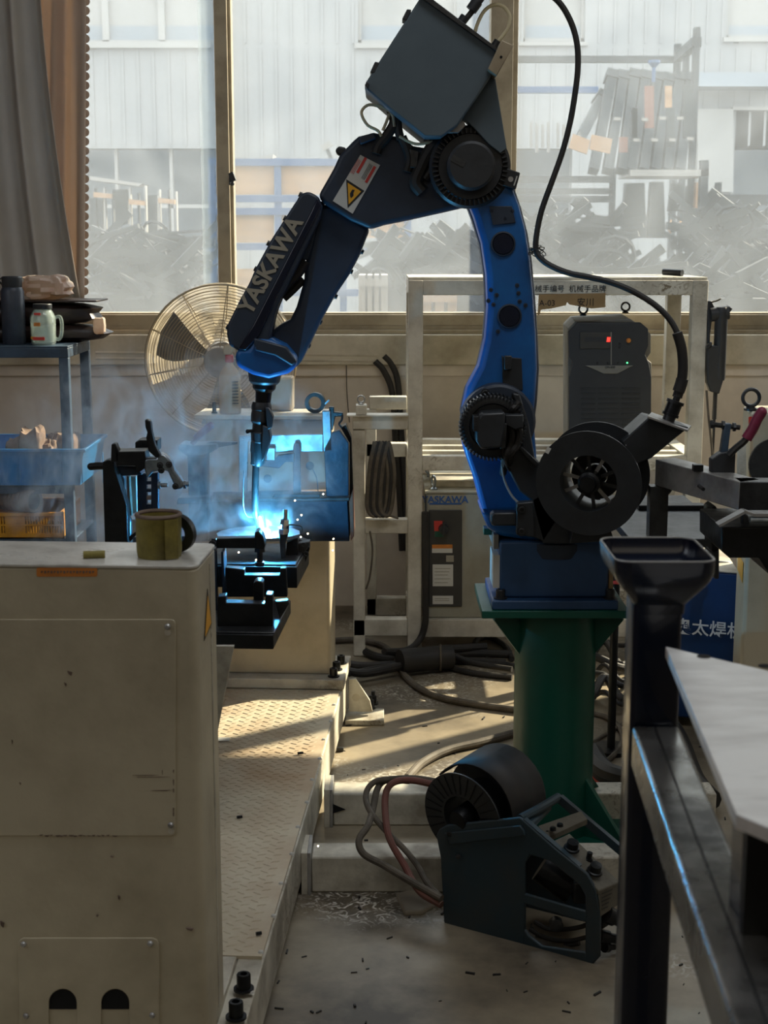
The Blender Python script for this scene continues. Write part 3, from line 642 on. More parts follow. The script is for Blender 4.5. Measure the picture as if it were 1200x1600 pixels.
B(MB().tube([P(x, y, 3.295) for x, y in cable[:5]], 0.0115, 12).tube([P(x, y, 3.295) for x, y in ((1060, 612), (1064, 600), (1066, 592))], 0.014, 12), 'conduit_sleeve', rubber, rob)
tw = MB()
for i in range(5):
    c = P(838 + (i % 2)*3, 388 + i*2, 3.41); tw.torus(c, (0.3*i - .5, 0.4, 1), 0.012 + .002*i, 0.001, 20, 5)
tw.tube([P(838, 385, 3.41), P(828, 392, 3.40), P(826, 398, 3.40), P(833, 396, 3.40)], 0.001, 5)
B(tw, 'tie_wire', rubber, rob)
# elbow and forearm casting
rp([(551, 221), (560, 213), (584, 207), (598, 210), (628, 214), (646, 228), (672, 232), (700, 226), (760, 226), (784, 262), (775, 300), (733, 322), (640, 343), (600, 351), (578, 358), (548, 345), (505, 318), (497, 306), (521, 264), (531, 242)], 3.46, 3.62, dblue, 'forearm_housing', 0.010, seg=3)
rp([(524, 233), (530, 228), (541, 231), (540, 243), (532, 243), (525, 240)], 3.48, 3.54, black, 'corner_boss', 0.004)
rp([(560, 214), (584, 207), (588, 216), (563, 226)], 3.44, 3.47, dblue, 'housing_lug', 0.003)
# left branch: cover with the lettering
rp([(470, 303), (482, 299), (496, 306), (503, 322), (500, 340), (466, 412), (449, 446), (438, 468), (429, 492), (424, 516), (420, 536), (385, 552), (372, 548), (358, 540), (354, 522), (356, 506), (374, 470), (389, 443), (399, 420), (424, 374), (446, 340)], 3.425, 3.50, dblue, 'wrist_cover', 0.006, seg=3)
rp([(496, 308), (503, 322), (456, 414), (405, 525), (384, 548), (372, 546), (395, 508), (440, 420), (486, 330)], 3.418, 3.43, navy, 'cover_step', 0.003)
for x, y in ((471, 305), (447, 342), (421, 381), (401, 421), (380, 468), (357, 512)):
    bolt('cover_screw', P(x, y, 3.45), (-.8, -.1, .4), 0.006, 0.006, steel_d, rob)
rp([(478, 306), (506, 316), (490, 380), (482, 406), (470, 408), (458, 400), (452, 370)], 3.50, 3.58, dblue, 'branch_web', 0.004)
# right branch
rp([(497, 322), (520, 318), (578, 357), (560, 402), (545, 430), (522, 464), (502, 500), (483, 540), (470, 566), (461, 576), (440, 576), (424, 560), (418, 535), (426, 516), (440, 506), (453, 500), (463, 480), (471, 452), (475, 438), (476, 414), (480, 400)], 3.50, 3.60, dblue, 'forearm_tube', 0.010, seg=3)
for x, y in ((565, 393), (548, 424), (524, 463), (500, 503), (482, 540)): bolt('tube_screw', P(x, y, 3.55), (.8, -.1, -.4), 0.0055, 0.005, steel_d, rob)
B(MB().tube([P(478, 408, 3.5), P(465, 428, 3.5), P(450, 442, 3.5), P(436, 462, 3.5), P(425, 492, 3.5), P(420, 520, 3.5)], 0.012, 10), 'inner_cable', rubber, rob)
B(MB().tube([P(474, 436, 3.52), P(458, 452, 3.52), P(443, 466, 3.52)], 0.010, 8), 'inner_cable', rubber, rob)
# wrist
rp([(371, 545), (388, 545), (398, 528), (424, 530), (445, 540), (463, 560), (461, 576), (450, 584), (420, 592), (395, 586), (370, 573), (367, 558)], 3.42, 3.58, blue, 'wrist', 0.010, seg=3)
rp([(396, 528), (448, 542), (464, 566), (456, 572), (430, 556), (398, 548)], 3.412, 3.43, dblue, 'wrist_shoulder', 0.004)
yt = 3.47
def vl(name, prof, m, yy=yt):          # turned parts of the torch: (px, py, half width px)
    c0 = P(prof[0][0], prof[0][1], yy); c1 = P(prof[-1][0], prof[-1][1], yy); a = c1 - c0
    return B(MB().lathe([(r_*yy/F_PX, (P(x, y, yy) - c0).length) for x, y, r_ in prof], c0, a, 24), name, m, rob)
vl('wrist_flange', [(414, 572, 27), (414, 580, 27), (413, 590, 25), (413, 596, 24), (413, 600, 20)], steel_d)
vl('torch_mount', [(413, 598, 19), (413, 607, 18), (412, 612, 13), (411, 628, 12)], fixm)
vl('torch_collar', [(409, 628, 14), (408, 634, 16), (408, 640, 16), (408, 641, 15), (408, 648, 16), (407, 658, 16), (407, 662, 13), (407, 674, 13), (407, 676, 15), (406, 690, 14), (406, 692, 12)], black)
vl('torch_body', [(406, 690, 13), (405, 700, 13), (404, 712, 12), (403, 722, 11), (402, 728, 7)], black)
rp([(414, 636), (420, 638), (427, 652), (425, 668), (418, 672)], 3.44, 3.47, black, 'sensor_clamp', 0.002)
rp([(410, 664), (420, 668), (423, 686), (418, 704), (414, 716), (409, 722), (408, 690)], 3.44, 3.49, black, 'clamp_half', 0.003)
rp([(392, 690), (398, 690), (398, 728), (391, 726), (393, 712), (391, 704)], 3.44, 3.48, black, 'clamp_half', 0.002)
B(MB().cyl(P(386, 674, 3.46), P(396, 673, 3.46), 0.004, 10).ball(P(387, 674, 3.46), 0.0055, 10), 'clamp_knob', fixm, rob)
B(MB().tube([P(400, 724, yt), P(399, 760, yt), P(399, 800, yt), P(403, 815, yt), P(406, 826, yt)], 0.0085, 14), 'torch_neck', steel_d, rob)
B(MB().tube([P(381, 735, yt), P(380, 775, yt), P(381, 795, yt), P(386, 806, yt), P(394, 807, yt), P(400, 798, yt)], 0.0012, 6), 'thin_wire', zinc, rob)
B(MB().tube([P(405, 806, yt), P(408, 826, yt)], 0.0095, 16), 'gas_nozzle', zinc, rob)
# elbow motor
c = P(733, 262, 3.46); k = 3.44/F_PX
B(MB().lathe([(62*k, 0.0), (62*k, -0.03), (58*k, -0.036), (50*k, -0.036), (48*k, -0.05), (0.0001, -0.05)], (c.x, 3.46, c.z), (0, 1, 0), 48), 'elbow_housing', black, rob)
mb = MB()
for i in range(48):
    t = 2*math.pi*i/48; d = Vector((math.cos(t), 0, math.sin(t)))
    mb.bar(Vector((c.x, 3.415, c.z)) + d*49*k, Vector((c.x, 3.415, c.z)) + d*57*k, 0.003, 0.02, (0, 1, 0))
B(mb, 'cooling_fin', black, rob, smooth=False)
B(MB().lathe([(36*k, 0), (36*k, -0.04), (32*k, -0.045), (0.0001, -0.045)], (c.x, 3.41, c.z), (0, 1, 0), 32), 'elbow_motor', black, rob)
a = P(716, 252, 3.364); B(MB().bar(P(706, 246, 3.364), P(726, 257, 3.364), 0.014, 0.001, (0, 1, 0)), 'nameplate', steel_d, rob)
for x, y in ((690, 302), (739, 305), (771, 303), (782, 268), (690, 222)): bolt('elbow_bolt', P(x, y, 3.44), (0, -1, 0), 0.007, 0.007, steel_d, rob)
rp([(772, 255), (790, 262), (813, 270), (806, 296), (786, 290), (770, 280)], 3.42, 3.45, black, 'limit_bracket', 0.002)
B(MB().ring(P(798, 280, 3.418), (0, 1, 0), 0.0001, 0.006, 0.001, 20), 'limit_hole', steel, rob)
B(MB().bar(P(803, 290, 3.418), P(808, 275, 3.418), 0.0025, 0.001, (0, 1, 0)), 'limit_slot', sticker_w, rob)
# hoses and clamps between forearm and feeder
for q, rr, m in (([(610, 168), (616, 190), (606, 210), (592, 228), (588, 240)], .012, rubber), ([(690, 215), (672, 235), (658, 262), (650, 285), (660, 300)], .016, rubber),
                 ([(700, 210), (690, 240), (676, 262), (664, 280)], .010, rubber), ([(628, 214), (636, 232), (640, 250), (636, 268)], .011, rubber), ([(620, 175), (622, 200), (626, 218)], .010, rubber),
                 ([(745, 210), (768, 225), (782, 250), (786, 275)], .009, rubber), ([(735, 205), (755, 215), (768, 232)], .006, steel_d)):
    B(MB().tube([P(x, y, 3.45) for x, y in q], rr, 10), 'hose', m, rob)
for q in ([(596, 213), (590, 204), (575, 196), (566, 182), (566, 172), (576, 164), (592, 166), (606, 172), (614, 182), (616, 198)], [(608, 178), (604, 190), (598, 204)], [(624, 213), (636, 220), (650, 225), (665, 224), (680, 220)]):
    B(MB().tube([P(x, y, 3.44) for x, y in q], 0.0034, 8), 'air_hose', hose_w, rob)
rp([(640, 232), (655, 236), (652, 262), (640, 262)], 3.44, 3.46, steel_d, 'clamp_plate', 0.002)
rp([(696, 208), (712, 186), (722, 184), (728, 196), (716, 208)], 3.40, 3.44, steel, 'cable_clamp', 0.002)
# feeder box
fbx = rp([(662, -12), (776, 74), (771, 113), (746, 152), (715, 196), (690, 214), (664, 214), (634, 190), (606, 168), (569, 136), (572, 128)], 3.36, 3.60, gbox, 'feeder_box', 0.004)
rp([(655, -6), (662, -12), (776, 74), (775, 80)], 3.35, 3.36, steel_d, 'box_lid_edge', 0.001, fbx)
rp([(570, 133), (573, 127), (577, 131), (574, 139)], 3.34, 3.62, black, 'box_corner', 0.001, fbx)
for q in ([(636, 14), (643, 15), (636, 32), (628, 30)], [(586, 96), (594, 98), (586, 116), (578, 113)]): rp(q, 3.36, 3.42, black, 'hinge', 0.002, fbx)
rp([(715, 196), (746, 150), (768, 113), (773, 116), (792, 232), (782, 240), (764, 226), (740, 200), (728, 188)], 3.40, 3.46, gbox, 'mounting_plate', 0.002)
rp([(784, 62), (803, 71), (776, 119), (762, 108)], 3.33, 3.40, alu, 'hose_bracket', 0.002)
B(MB().ring(P(783, 89, 3.329), (0, 1, 0), .0001, .003, .001, 12), 'bracket_hole', dark, rob)
B(MB().tube([P(742, 50, 3.44), P(747, 35, 3.44), P(756, 18, 3.44), P(770, 8, 3.44), P(786, 10, 3.44), P(796, 24, 3.44), P(794, 42, 3.44), P(786, 55, 3.44), P(777, 66, 3.44)], 0.0042, 10), 'air_hose', hose_w, rob)
B(MB().cyl(P(717, 40, 3.42), P(727, 26, 3.42), 0.011, 14).cyl(P(714, 44, 3.42), P(719, 37, 3.42), 0.016, 14).cyl(P(736, 16, 3.42), P(746, 2, 3.42), 0.013, 14), 'conduit_gland', black, rob)
B(MB().cyl(P(770, 76, 3.42), P(778, 64, 3.42), 0.009, 12), 'hose_fitting', steel_d, rob)
# lettering and warning sticker on the forearm
u = (P(468, 342, 3.42) - P(384, 492, 3.42)); v = Vector((-u.z, 0, u.x))
text('YASKAWA', 0.052, P(423, 415, 3.4235), u, v, 'arm_lettering', logo_m, rob, squash=0.98, offset=0.0016)
p00, p10 = P(551, 334, 3.458), P(594, 258, 3.458); p01, p11 = P(520, 314, 3.458), P(563, 242, 3.458)
stk = B(MB().prism([p00, p10, p11, p01], (0, -0.0008, 0)), 'warning_sticker', sticker_w, rob, smooth=False)
def onst(s, t): return p00 + (p10 - p00)*s + (p01 - p00)*t + Vector((0, -0.0012, 0))
def quad(s0, t0, s1, t1, m, name): return B(MB().prism([onst(s0, t0), onst(s1, t0), onst(s1, t1), onst(s0, t1)], (0, -0.0004, 0)), name, m, stk, smooth=False)
quad(.60, .10, .93, .22, sticker_r, 'red_bar'); quad(.66, .62, .97, .74, sticker_r, 'red_bar')
for t in (.28, .34, .40): quad(.62, t, .92, t + .02, ink, 'text_line')
for t in (.80, .86, .92): quad(.60, t, .88, t + .02, sticker_r, 'text_line')
B(MB().prism([onst(.04, .30), onst(.04, .30) + (onst(.46, .04) - onst(.04, .30)), onst(.46, .96)], (0, -0.0004, 0)), 'warning_triangle', ink, stk, smooth=False)
B(MB().prism([p + Vector((0, -.0005, 0)) for p in (onst(.10, .34), onst(.42, .15), onst(.42, .83))], (0, -0.0004, 0)), 'warning_triangle', sticker_y, stk, smooth=False)
B(MB().prism([p + Vector((0, -.001, 0)) for p in (onst(.22, .38), onst(.28, .34), onst(.32, .40), onst(.38, .42), onst(.36, .52), onst(.28, .52), onst(.24, .46))], (0, -0.0004, 0)), 'warning_symbol', ink, stk, smooth=False)
# ================================================================== NEAR POSITIONER: CABINET, DECK, FAR POST
TH = R(3.3)
def frame_at(o): o = Vector(o); return Matrix.Translation((o.x, o.y, 0)) @ Matrix.Rotation(-TH, 4, 'Z')
corner = P(307, 885, 2.21); FR = frame_at(corner); zc = corner.z      # local x to the right, local y away from the camera
DZ = 0.155
cab = T('positioner_cabinet', 'large cream drive cabinet with dusty top in the left foreground', 'machine cabinet', FR @ Vector((-0.35, 0.085, DZ)))
CD = 0.175
def rounded(x0, x1, y0, y1, r, seg=5):
    out = []
    for cx, cy, a0 in ((x1 - r, y0 + r, -90), (x1 - r, y1 - r, 0), (x0 + r, y1 - r, 90), (x0 + r, y0 + r, 180)):
        for i in range(seg + 1): t = R(a0 + 90*i/seg); out.append((cx + r*math.cos(t), cy + r*math.sin(t)))
    return out
body = MB(FR).prism([(x, y, DZ + 0.001) for x, y in rounded(-0.9, 0, 0, CD, 0.016)], (0, 0, zc - 0.006 - DZ))
B(body, 'body', cream, cab, bevel=0.004)
B(MB(FR).prism([(x, y, zc - 0.005) for x, y in rounded(-0.9, 0.001, -0.001, CD + .001, 0.018)], (0, 0, 0.0055)), 'top_sheet', dirty_top, cab, bevel=0.0015)
def L(px, py, y=0.0):                  # spot of the photograph on the cabinet's front plane, in local coordinates
    inv = FR.inverted(); o = inv @ Vector((0, 0, CAM_H)); d = inv.to_3x3() @ ray(px, py)
    t = (y - o.y)/d.y; return o + d*t
def fplate(poly, name, m, th=0.003, par=cab, bevel=0.0008, y=0.0):
    return B(MB(FR).prism([L(x, yy, y - th) for x, yy in poly], (0, th, 0)), name, m, par, bevel=bevel)
def rr(x0, y0, x1, y1, r, seg=4):
    out = []
    for cx, cy, a0 in ((x1 - r, y0 + r, -90), (x1 - r, y1 - r, 0), (x0 + r, y1 - r, 90), (x0 + r, y0 + r, 180)):
        for i in range(seg + 1): t = R(a0 + 90*i/seg); out.append((cx + r*math.cos(t), cy + r*math.sin(t)))
    return out
pl = fplate(rr(-160, 968, 274, 1306, 7), 'cover_panel', cream)
def arch(cx, y0, y1, w):
    return [(cx - w, y1)] + [(cx - w*math.cos(math.pi*i/12), y0 + w - w*math.sin(math.pi*i/12)) for i in range(13)] + [(cx + w, y1)]
# lower plate with its two arched cut-outs: one outline that runs round them
low = [(28, 1474), (31, 1469), (36, 1466), (238, 1466), (245, 1469), (248, 1475), (249, 1640)]
for cx in (180, 98): low += [(cx + 22, 1640)] + list(reversed(arch(cx, 1545, 1640, 22)))[1:-1] + [(cx - 22, 1640)]
low += [(30, 1640)]
pl2 = fplate(low, 'cable_panel', cream, 0.004)
for cx in (180, 98):
    B(MB(FR).prism([L(x, y, -0.0012) for x, y in arch(cx, 1546, 1577, 21.5)], (0, 0.0010, 0)), 'cut_out', dark, cab, smooth=False)
def kscrew(px, py, par):
    c = FR @ L(px, py, -0.0035); n = FR.to_3x3() @ Vector((0, -1, 0))
    B(MB().lathe([(0.0001, .0005), (0.0048, .0005), (0.0048, 0.002), (0.003, 0.0045), (0.0001, 0.005)], c, n, 16), 'screw', steel, par)
    B(MB(FR).prism([L(px + 4.2*math.cos(t)*1.2, py + 9 + 5.5*math.sin(t), -0.0034) for t in [2*math.pi*i/14 for i in range(14)]], (0, 0.0008, 0)), 'screw_slot', cream2, par)
for x, y, p_ in ((262, 979, pl), (267, 1289, pl), (37, 1475, pl2), (235, 1474, pl2), (41, 1587, pl2), (238, 1586, pl2)): kscrew(x, y, p_)
rn = random.Random(4); chip = MB(FR)
def chipat(x, y, w_, h_): chip.prism([L(x, y, -.0034), L(x + w_, y + rn.uniform(-1, 1), -.0034), L(x + w_*.7, y + h_, -.0034), L(x + w_*.2, y + h_*.8, -.0034)], (0, .0006, 0))
for i in range(16): chipat(62 + i*7.5 + rn.uniform(-2, 2), 1305 + rn.uniform(-.5, .5), rn.uniform(5, 9), rn.uniform(1, 2.6))
for y in (1203, 1218, 1232, 1262, 1270): chipat(270, y, 2.2, rn.uniform(5, 10))
for x, y, w_, h_ in ((206, 1211, 42, 1.3), (235, 1235, 34, 1.2), (207, 1214, 60, .8), (253, 1203, 1.2, 8)): chipat(x, y, w_, h_)
B(chip, 'paint_wear', rust, cab, smooth=False, kind='stuff')
chip = MB(FR)
for x, y, w_, h_ in ((105, 1048, 8, 8), (100, 1066, 4, 7), (290, 1450, 12, 5), (172, 1338, 5, 2), (184, 1400, 3, 7), (0, 1440, 6, 10), (18, 1155, 2, 8), (30, 1222, 3, 5), (150, 1430, 3, 3)):
    chip.prism([L(x, y, -.0036), L(x + w_, y + h_*.3, -.0036), L(x + w_*.8, y + h_, -.0036), L(x + w_*.2, y + h_*.6, -.0036)], (0, .0036, 0))
B(chip, 'paint_chip', rust, cab, smooth=False, kind='stuff')
so = fplate(rr(57, 887, 152, 901, 3), 'orange_sticker', sticker_o, 0.0006, bevel=0)
for i, x in enumerate(range(64, 146, 5)):
    fplate([(x, 892), (x + 3, 892), (x + 3, 894 + i % 2*2), (x, 896)], 'text_mark', rust, 0.0009, so, 0)
# side of the cabinet: seam strip and the warning triangle
B(MB(FR).box(-0.001, 0.0012, CD*0.62, CD*0.66, DZ + .02, zc - 0.02), 'side_seam', cream2, cab)
tri = B(MB(FR).prism([(0.0005, .045, zc - .13), (0.0005, .115, zc - .12), (0.0005, .085, zc - .055)], (0.0008, 0, 0)), 'warning_triangle', ink, cab, smooth=False)
B(MB(FR).prism([(0.0012, .052, zc - .125), (0.0012, .108, zc - .117), (0.0012, .084, zc - .066)], (0.0005, 0, 0)), 'triangle_face', sticker_y, tri, smooth=False)
# things on its top
c = P(249, 862, 2.285)
cup = T('yellow_pot', 'olive yellow taped pot with dark worn rim on the cream cabinet', 'pot', (c.x, c.y, zc))
k = 2.285/F_PX; r0 = 37*k
B(MB().lathe([(r0*.92, 0), (r0*.97, .01), (r0*.98, .064), (r0, .066), (r0*.96, .068), (r0*.86, .066), (r0*.80, .02), (.0001, .018)], (c.x, c.y, zc), n=40), 'wall', olive, cup)
B(MB().torus((c.x, c.y, zc + .067), (0, 0, 1), r0*.93, .0035, 40, 8), 'rim', rust, cup)
B(MB().lathe([(r0*.8, 0), (r0*.5, .003), (.0001, .002)], (c.x, c.y, zc + .05), n=28), 'filling', rust, cup)
B(MB().prism([(c.x + .015, c.y - r0 - .0012, zc + .002), (c.x + .034, c.y - r0*.72, zc + .002), (c.x + .034, c.y - r0*.72, zc + .064), (c.x + .015, c.y - r0 - .0012, zc + .064)], (0, .002, 0)), 'tape_end', olive, cup)
B(MB().ring((c.x + r0*0.62, c.y + .026, zc + .031), (0.35, 1, 0.1), .016, .031, .012, 36), 'ring_handle', steel_d, cup)
c = P(146, 866, 2.27)
mk = B(MB().tube([(c.x - .015, c.y - .004, zc + .0062), (c.x + .018, c.y, zc + .0062)], .0062, 12, False), 'chalk_stub', olive); tag(mk, 'short olive stub lying on the dusty cabinet top', 'stub')
# deck of tread plate with raised lozenges, on a white beam frame
e0 = FR.inverted() @ PZ(409, 1506, DZ)
XE = 0.0
dk = FR
def edge_x(y):   # right edge in local x
    return XEDGE
XEDGE = (FR.inverted() @ PZ(470, 1295, DZ)).x
deck = T('positioner_deck', 'cream tread plate deck between the cabinet and the far post', 'deck', FR @ Vector((0.0, 1.0, 0)))
Yb0, Yb1 = -0.12, (FR.inverted() @ P(600, 1040, 4.45)).y
B(MB(FR).box(-0.75, XEDGE - 0.004, CD + .16, Yb1, DZ - 0.008, DZ - 0.0015), 'tread_plate', tread, deck)
B(MB(FR).box(XEDGE - 0.05, XEDGE, Yb0 - .3, Yb1, 0.03, DZ - 0.0085), 'side_beam', cream2, deck, bevel=0.003)
B(MB(FR).box(-0.9, XEDGE - 0.05, Yb0 - .3, CD + .155, DZ - .03, DZ), 'end_plate', cream2, deck, bevel=0.002)
B(MB(FR).box(-0.9, XEDGE - 0.05, 0.3, Yb1, 0.02, DZ - .02), 'under_frame', cream2, deck)
lz = MB(FR); row = 0; y = CD + .18
while y < Yb1 - .05:
    x = -0.5 + (0.0165 if row % 2 else 0)
    while x < XEDGE - .02:
        a = R(26 if row % 2 else -30); d = Vector((math.cos(a), math.sin(a), 0)); n_ = Vector((-d.y, d.x, 0))
        cc = Vector((x, y, DZ - .0015)); l, w_ = 0.0115, 0.0036
        pts = [cc - d*l, cc + n_*w_, cc + d*l, cc - n_*w_]
        lz.add(pts + [cc - d*l*.55 + Vector((0, 0, .0017)), cc + d*l*.55 + Vector((0, 0, .0017))], [(0, 3, 5, 4), (3, 2, 5), (2, 1, 5), (1, 0, 4), (1, 4, 5)])
        x += 0.033
    row += 1; y += 0.0175
B(lz, 'raised_lozenge', tread, deck, smooth=False, kind='stuff')
for i in range(14):
    y = 0.2 + i*0.15
    B(MB(FR).lathe([(.0001, 0.003), (.004, .002), (.006, -.002)], (XEDGE - .004 - .004*(i % 2), y, DZ), n=8), 'weld_bead', sticker_w, deck)
for (px_, py_) in ((381, 1546), (369, 1590), ): 
    p = PZ(px_, py_, DZ); bolt('deck_bolt', (p.x, p.y, DZ), (0, 0, 1), .0125, .03, fixm, deck, 12)
for (px_, py_) in ((270, 1110), (232, 1238), (208, 1258), (120, 1050)):
    pass
for (px_, py_, l) in ((370, 1277, .012), (465, 1177, .014), (400, 1459, .010)):
    p = PZ(px_, py_, DZ + .004); o = B(MB().tube([p, p + Vector((l, .004, 0))], .0035, 8, False), 'wire_stub', fixm)
    tag(o, {370: 'tiny black wire stub halfway along the tread plate', 465: 'black wire stub lying near the sunlit rusty patch', 400: 'black wire stub nearest the front bolts of the deck'}[px_], 'wire stub')
p = PZ(352, 1156, DZ); o = B(MB().box(p.x - .02, p.x + .012, p.y - .014, p.y + .014, DZ + .0012, DZ + .002), 'paper_scrap', sticker_w); tag(o, 'small pale paper scrap on the sunlit tread plate', 'paper')
# far post on its base plate
zpb = DZ + .03
bp0 = P(535, 1065, 4.2)
post = T('positioner_post', 'cream tailstock post standing behind the welding fixture', 'machine post', FR @ Vector((0, Yb1 - .2, DZ)))
ypf = (FR.inverted() @ P(520, 1060, 4.20)).y
B(MB(FR).box(-0.62, XEDGE + .008, ypf - .005, ypf + .26, DZ, zpb), 'base_plate', cream2, post, bevel=0.003)
lx = lambda px, py, Y: (FR.inverted() @ P(px, py, Y)).x
px1 = lx(516, 800, 4.26); px0 = lx(322, 800, 4.26)
zpt = P(400, 655, 4.26).z
B(MB(FR).prism([(x, y, zpb) for x, y in rounded(px0, px1, ypf + .05, ypf + .21, .014)], (0, 0, zpt - zpb)), 'post_body', post_paint, post, bevel=0.004)
B(MB(FR).box(px0 - .03, px1 - .012, ypf + .035, ypf + .22, zpt, zpt + .012), 'top_plate', cream2, post, bevel=0.002)
for dx, dy in ((-.025, .03), (-.022, .10), (-.015, .17)):
    q = FR @ Vector((XEDGE + dx, ypf + dy, zpb)); bolt('post_bolt', q, (0, 0, 1), .012, .026, fixm, post, 12)
# brace at the near cabinet's foot
B(MB(FR).prism([L(335, 1165, CD + .3), L(335, 1010, CD + .3), L(365, 1010, CD + .3)], (0, .012, 0)), 'brace_plate', cream2, cab)
# foot bracket to the right of the deck
fbk = T('anchor_bracket', 'small cream anchor bracket bolted to the floor beside the deck', 'bracket', PZ(572, 1118, 0))
g = MB().prism([P(545, 1112, 4.38), P(545, 1062, 4.38), P(556, 1061, 4.38), P(578, 1095, 4.38), P(582, 1112, 4.38)], (0, .014, 0))
B(g, 'web', cream2, fbk, bevel=.001)
a = PZ(540, 1123, 0); b = PZ(600, 1108, 0)
B(MB().box(a.x, b.x, 4.33, 4.45, 0, .016), 'foot', cream2, fbk, bevel=.002)
B(MB().ring(P(556, 1090, 4.379), (0, 1, 0), .0001, .012, .001, 20), 'hole', ledge_m, fbk)
for x, y in ((579, 1107), (583, 1100)):
    p = PZ(x, y, .016); bolt('anchor_bolt', p, (0, 0, 1), .011, .028, steel_d, fbk, 12)
    B(MB().cyl(p, p + Vector((0, 0, .042)), .006, 10), 'stud', steel_d, fbk)
# cross beams on the floor from the deck to the pedestal
for (xa, ya, yb, Yb, lab) in ((520, 1243, 1290, 3.54, 'rear of the two cream floor beams running from deck to pedestal'), (486, 1344, 1395, 3.148, 'front of the two cream floor beams running from deck to pedestal')):
    a = P(xa, ya, Yb); b = P(1120, ya, Yb)
    t = T('floor_beam', lab, 'beam', (a.x, Yb, 0), 'floor beams')
    B(MB().box(a.x, b.x, Yb, Yb + .085, .0, .085), 'tube', cream2, t, bevel=.004)
    B(MB().box(a.x - .022, a.x - .008, Yb - .012, Yb + .095, .0, .10), 'flange', cream2, t, bevel=.001)
    B(MB().box(a.x - .008, a.x, Yb - .012, Yb + .095, .0, .10), 'flange', steel, t, bevel=.001)
p = P(530, 1262, 3.54); B(MB().prism([P(514, 1254, 3.538), P(540, 1265, 3.538), P(516, 1272, 3.538)], (0, .004, 0)), 'torn_slot', dark, t)
# ================================================================== WELDING FIXTURE, ARC, SMOKE
fx_ = T('welding_fixture', 'black and blue-lit welding fixture with stepped slabs and clamps under the torch', 'fixture', P(390, 1010, 3.05))
def fp(poly, Y0, Y1, m, name, bevel=0.002, par=fx_): return B(MB().px(poly, Y0, Y1), name, m, par, bevel=bevel)
def fb3(x0, x1, ytop, Y0, Y1, th, m, name, par=fx_, bevel=.002):    # slab whose front top edge is seen at ytop
    a = FR.inverted() @ P(x0, ytop, Y0); b = FR.inverted() @ P(x1, ytop, Y0)
    return B(MB(FR).box(a.x, b.x, a.y, a.y + (Y1 - Y0), a.z - th, a.z), name, m, par, bevel=bevel)
fb3(290, 428, 990, 3.05, 3.36, .032, fixm, 'lower_slab')
fb3(290, 430, 986, 3.06, 3.34, .004, steel_d, 'wear_plate')
fb3(290, 465, 884, 3.34, 3.60, .050, fixm, 'upper_slab')
fb3(290, 463, 880, 3.35, 3.59, .004, steel_d, 'wear_plate')
fp([(340, 933), (353, 931), (353, 942), (414, 944), (415, 929), (426, 929), (427, 985), (340, 985)], 3.10, 3.135, fixm, 'cradle_plate')
fp([(348, 886), (373, 889), (382, 890), (382, 899), (437, 899), (438, 888), (447, 888), (449, 933), (348, 933)], 3.27, 3.30, fixm, 'cradle_plate')
fp([(396, 911), (400, 908), (407, 908), (411, 911), (411, 944), (396, 944)], 3.16, 3.20, fixm, 'locating_pin')
fp([(430, 940), (437, 968), (452, 944), (450, 938)], 3.14, 3.16, steel_d, 'stay_bar')
fp([(333, 842), (404, 840), (414, 848), (414, 855), (405, 857), (335, 857)], 3.28, 3.31, fixm, 'clamp_arm')
fp([(398, 832), (404, 830), (411, 838), (414, 852), (413, 858), (400, 858), (398, 852)], 3.27, 3.32, fixm, 'clamp_head')
B(MB().cyl(P(406, 856, 3.29), P(406, 878, 3.29), .007, 12).cyl(P(406, 878, 3.29), P(406, 884, 3.29), .011, 12).cyl(P(406, 856, 3.29), P(406, 862, 3.29), .013, 6), 'plunger', steel_d, fx_)
for y in (850, 866): B(MB().torus(P(332, y, 3.26), (0, 1, 0), .0065, .0022, 18, 6).cyl(P(332, y, 3.27), P(332, y, 3.255), .003, 8), 'link_bolt', steel_d, fx_)
fp([(330, 842), (338, 842), (338, 882), (330, 882)], 3.27, 3.29, fixm, 'link_plate')
fp([(330, 856), (337, 858), (340, 965), (330, 965)], 3.24, 3.27, fixb, 'side_plate')
fp([(345, 862), (349, 862), (352, 930), (347, 930)], 3.24, 3.30, fixb, 'edge_bar')
fp([(448, 848), (465, 842), (465, 868), (446, 870)], 3.44, 3.50, fixm, 'support_block')
fp([(352, 862), (446, 860), (446, 882), (352, 882)], 3.50, 3.56, fixb, 'support_block')
fp([(466, 842), (481, 848), (484, 858), (470, 900), (466, 884)], 3.50, 3.54, fixm, 'stop_plate')
fp([(452, 852), (484, 846), (484, 852), (462, 884), (458, 880)], 3.47, 3.50, steel_d, 'stop_rail')
for x, y in ((474, 852), (478, 866), (471, 872)): B(MB().ring(P(x, y, 3.468), (0, 1, 0), .003, .007, .003, 14), 'screw_hole', steel_d, fx_)
# bolt clamp standing right of the arc
B(MB().cyl(P(446, 796, 3.40), P(445, 812, 3.40), .0055, 12), 'clamp_screw', zinc, fx_)
B(MB().cyl(P(445, 812, 3.40), P(444, 820, 3.40), .011, 6).cyl(P(444, 820, 3.40), P(443, 826, 3.40), .008, 10).cyl(P(443, 826, 3.40), P(443, 834, 3.40), .012, 6), 'clamp_nut', zinc, fx_)
fp([(438, 822), (451, 820), (451, 832), (446, 850), (446, 872), (439, 874), (437, 850), (436, 836)], 3.40, 3.42, steel_d, 'clamp_leg')
B(MB().tube([P(451, 820, 3.42), P(460, 820, 3.42), P(471, 823, 3.42), P(472, 832, 3.42)], .0018, 6), 'spring_wire', steel_d, fx_)
B(MB(FR).bar(FR.inverted() @ P(250, 880, 2.44), FR.inverted() @ P(300, 900, 4.22), .09, .09), 'turning_beam', fixb, fx_)
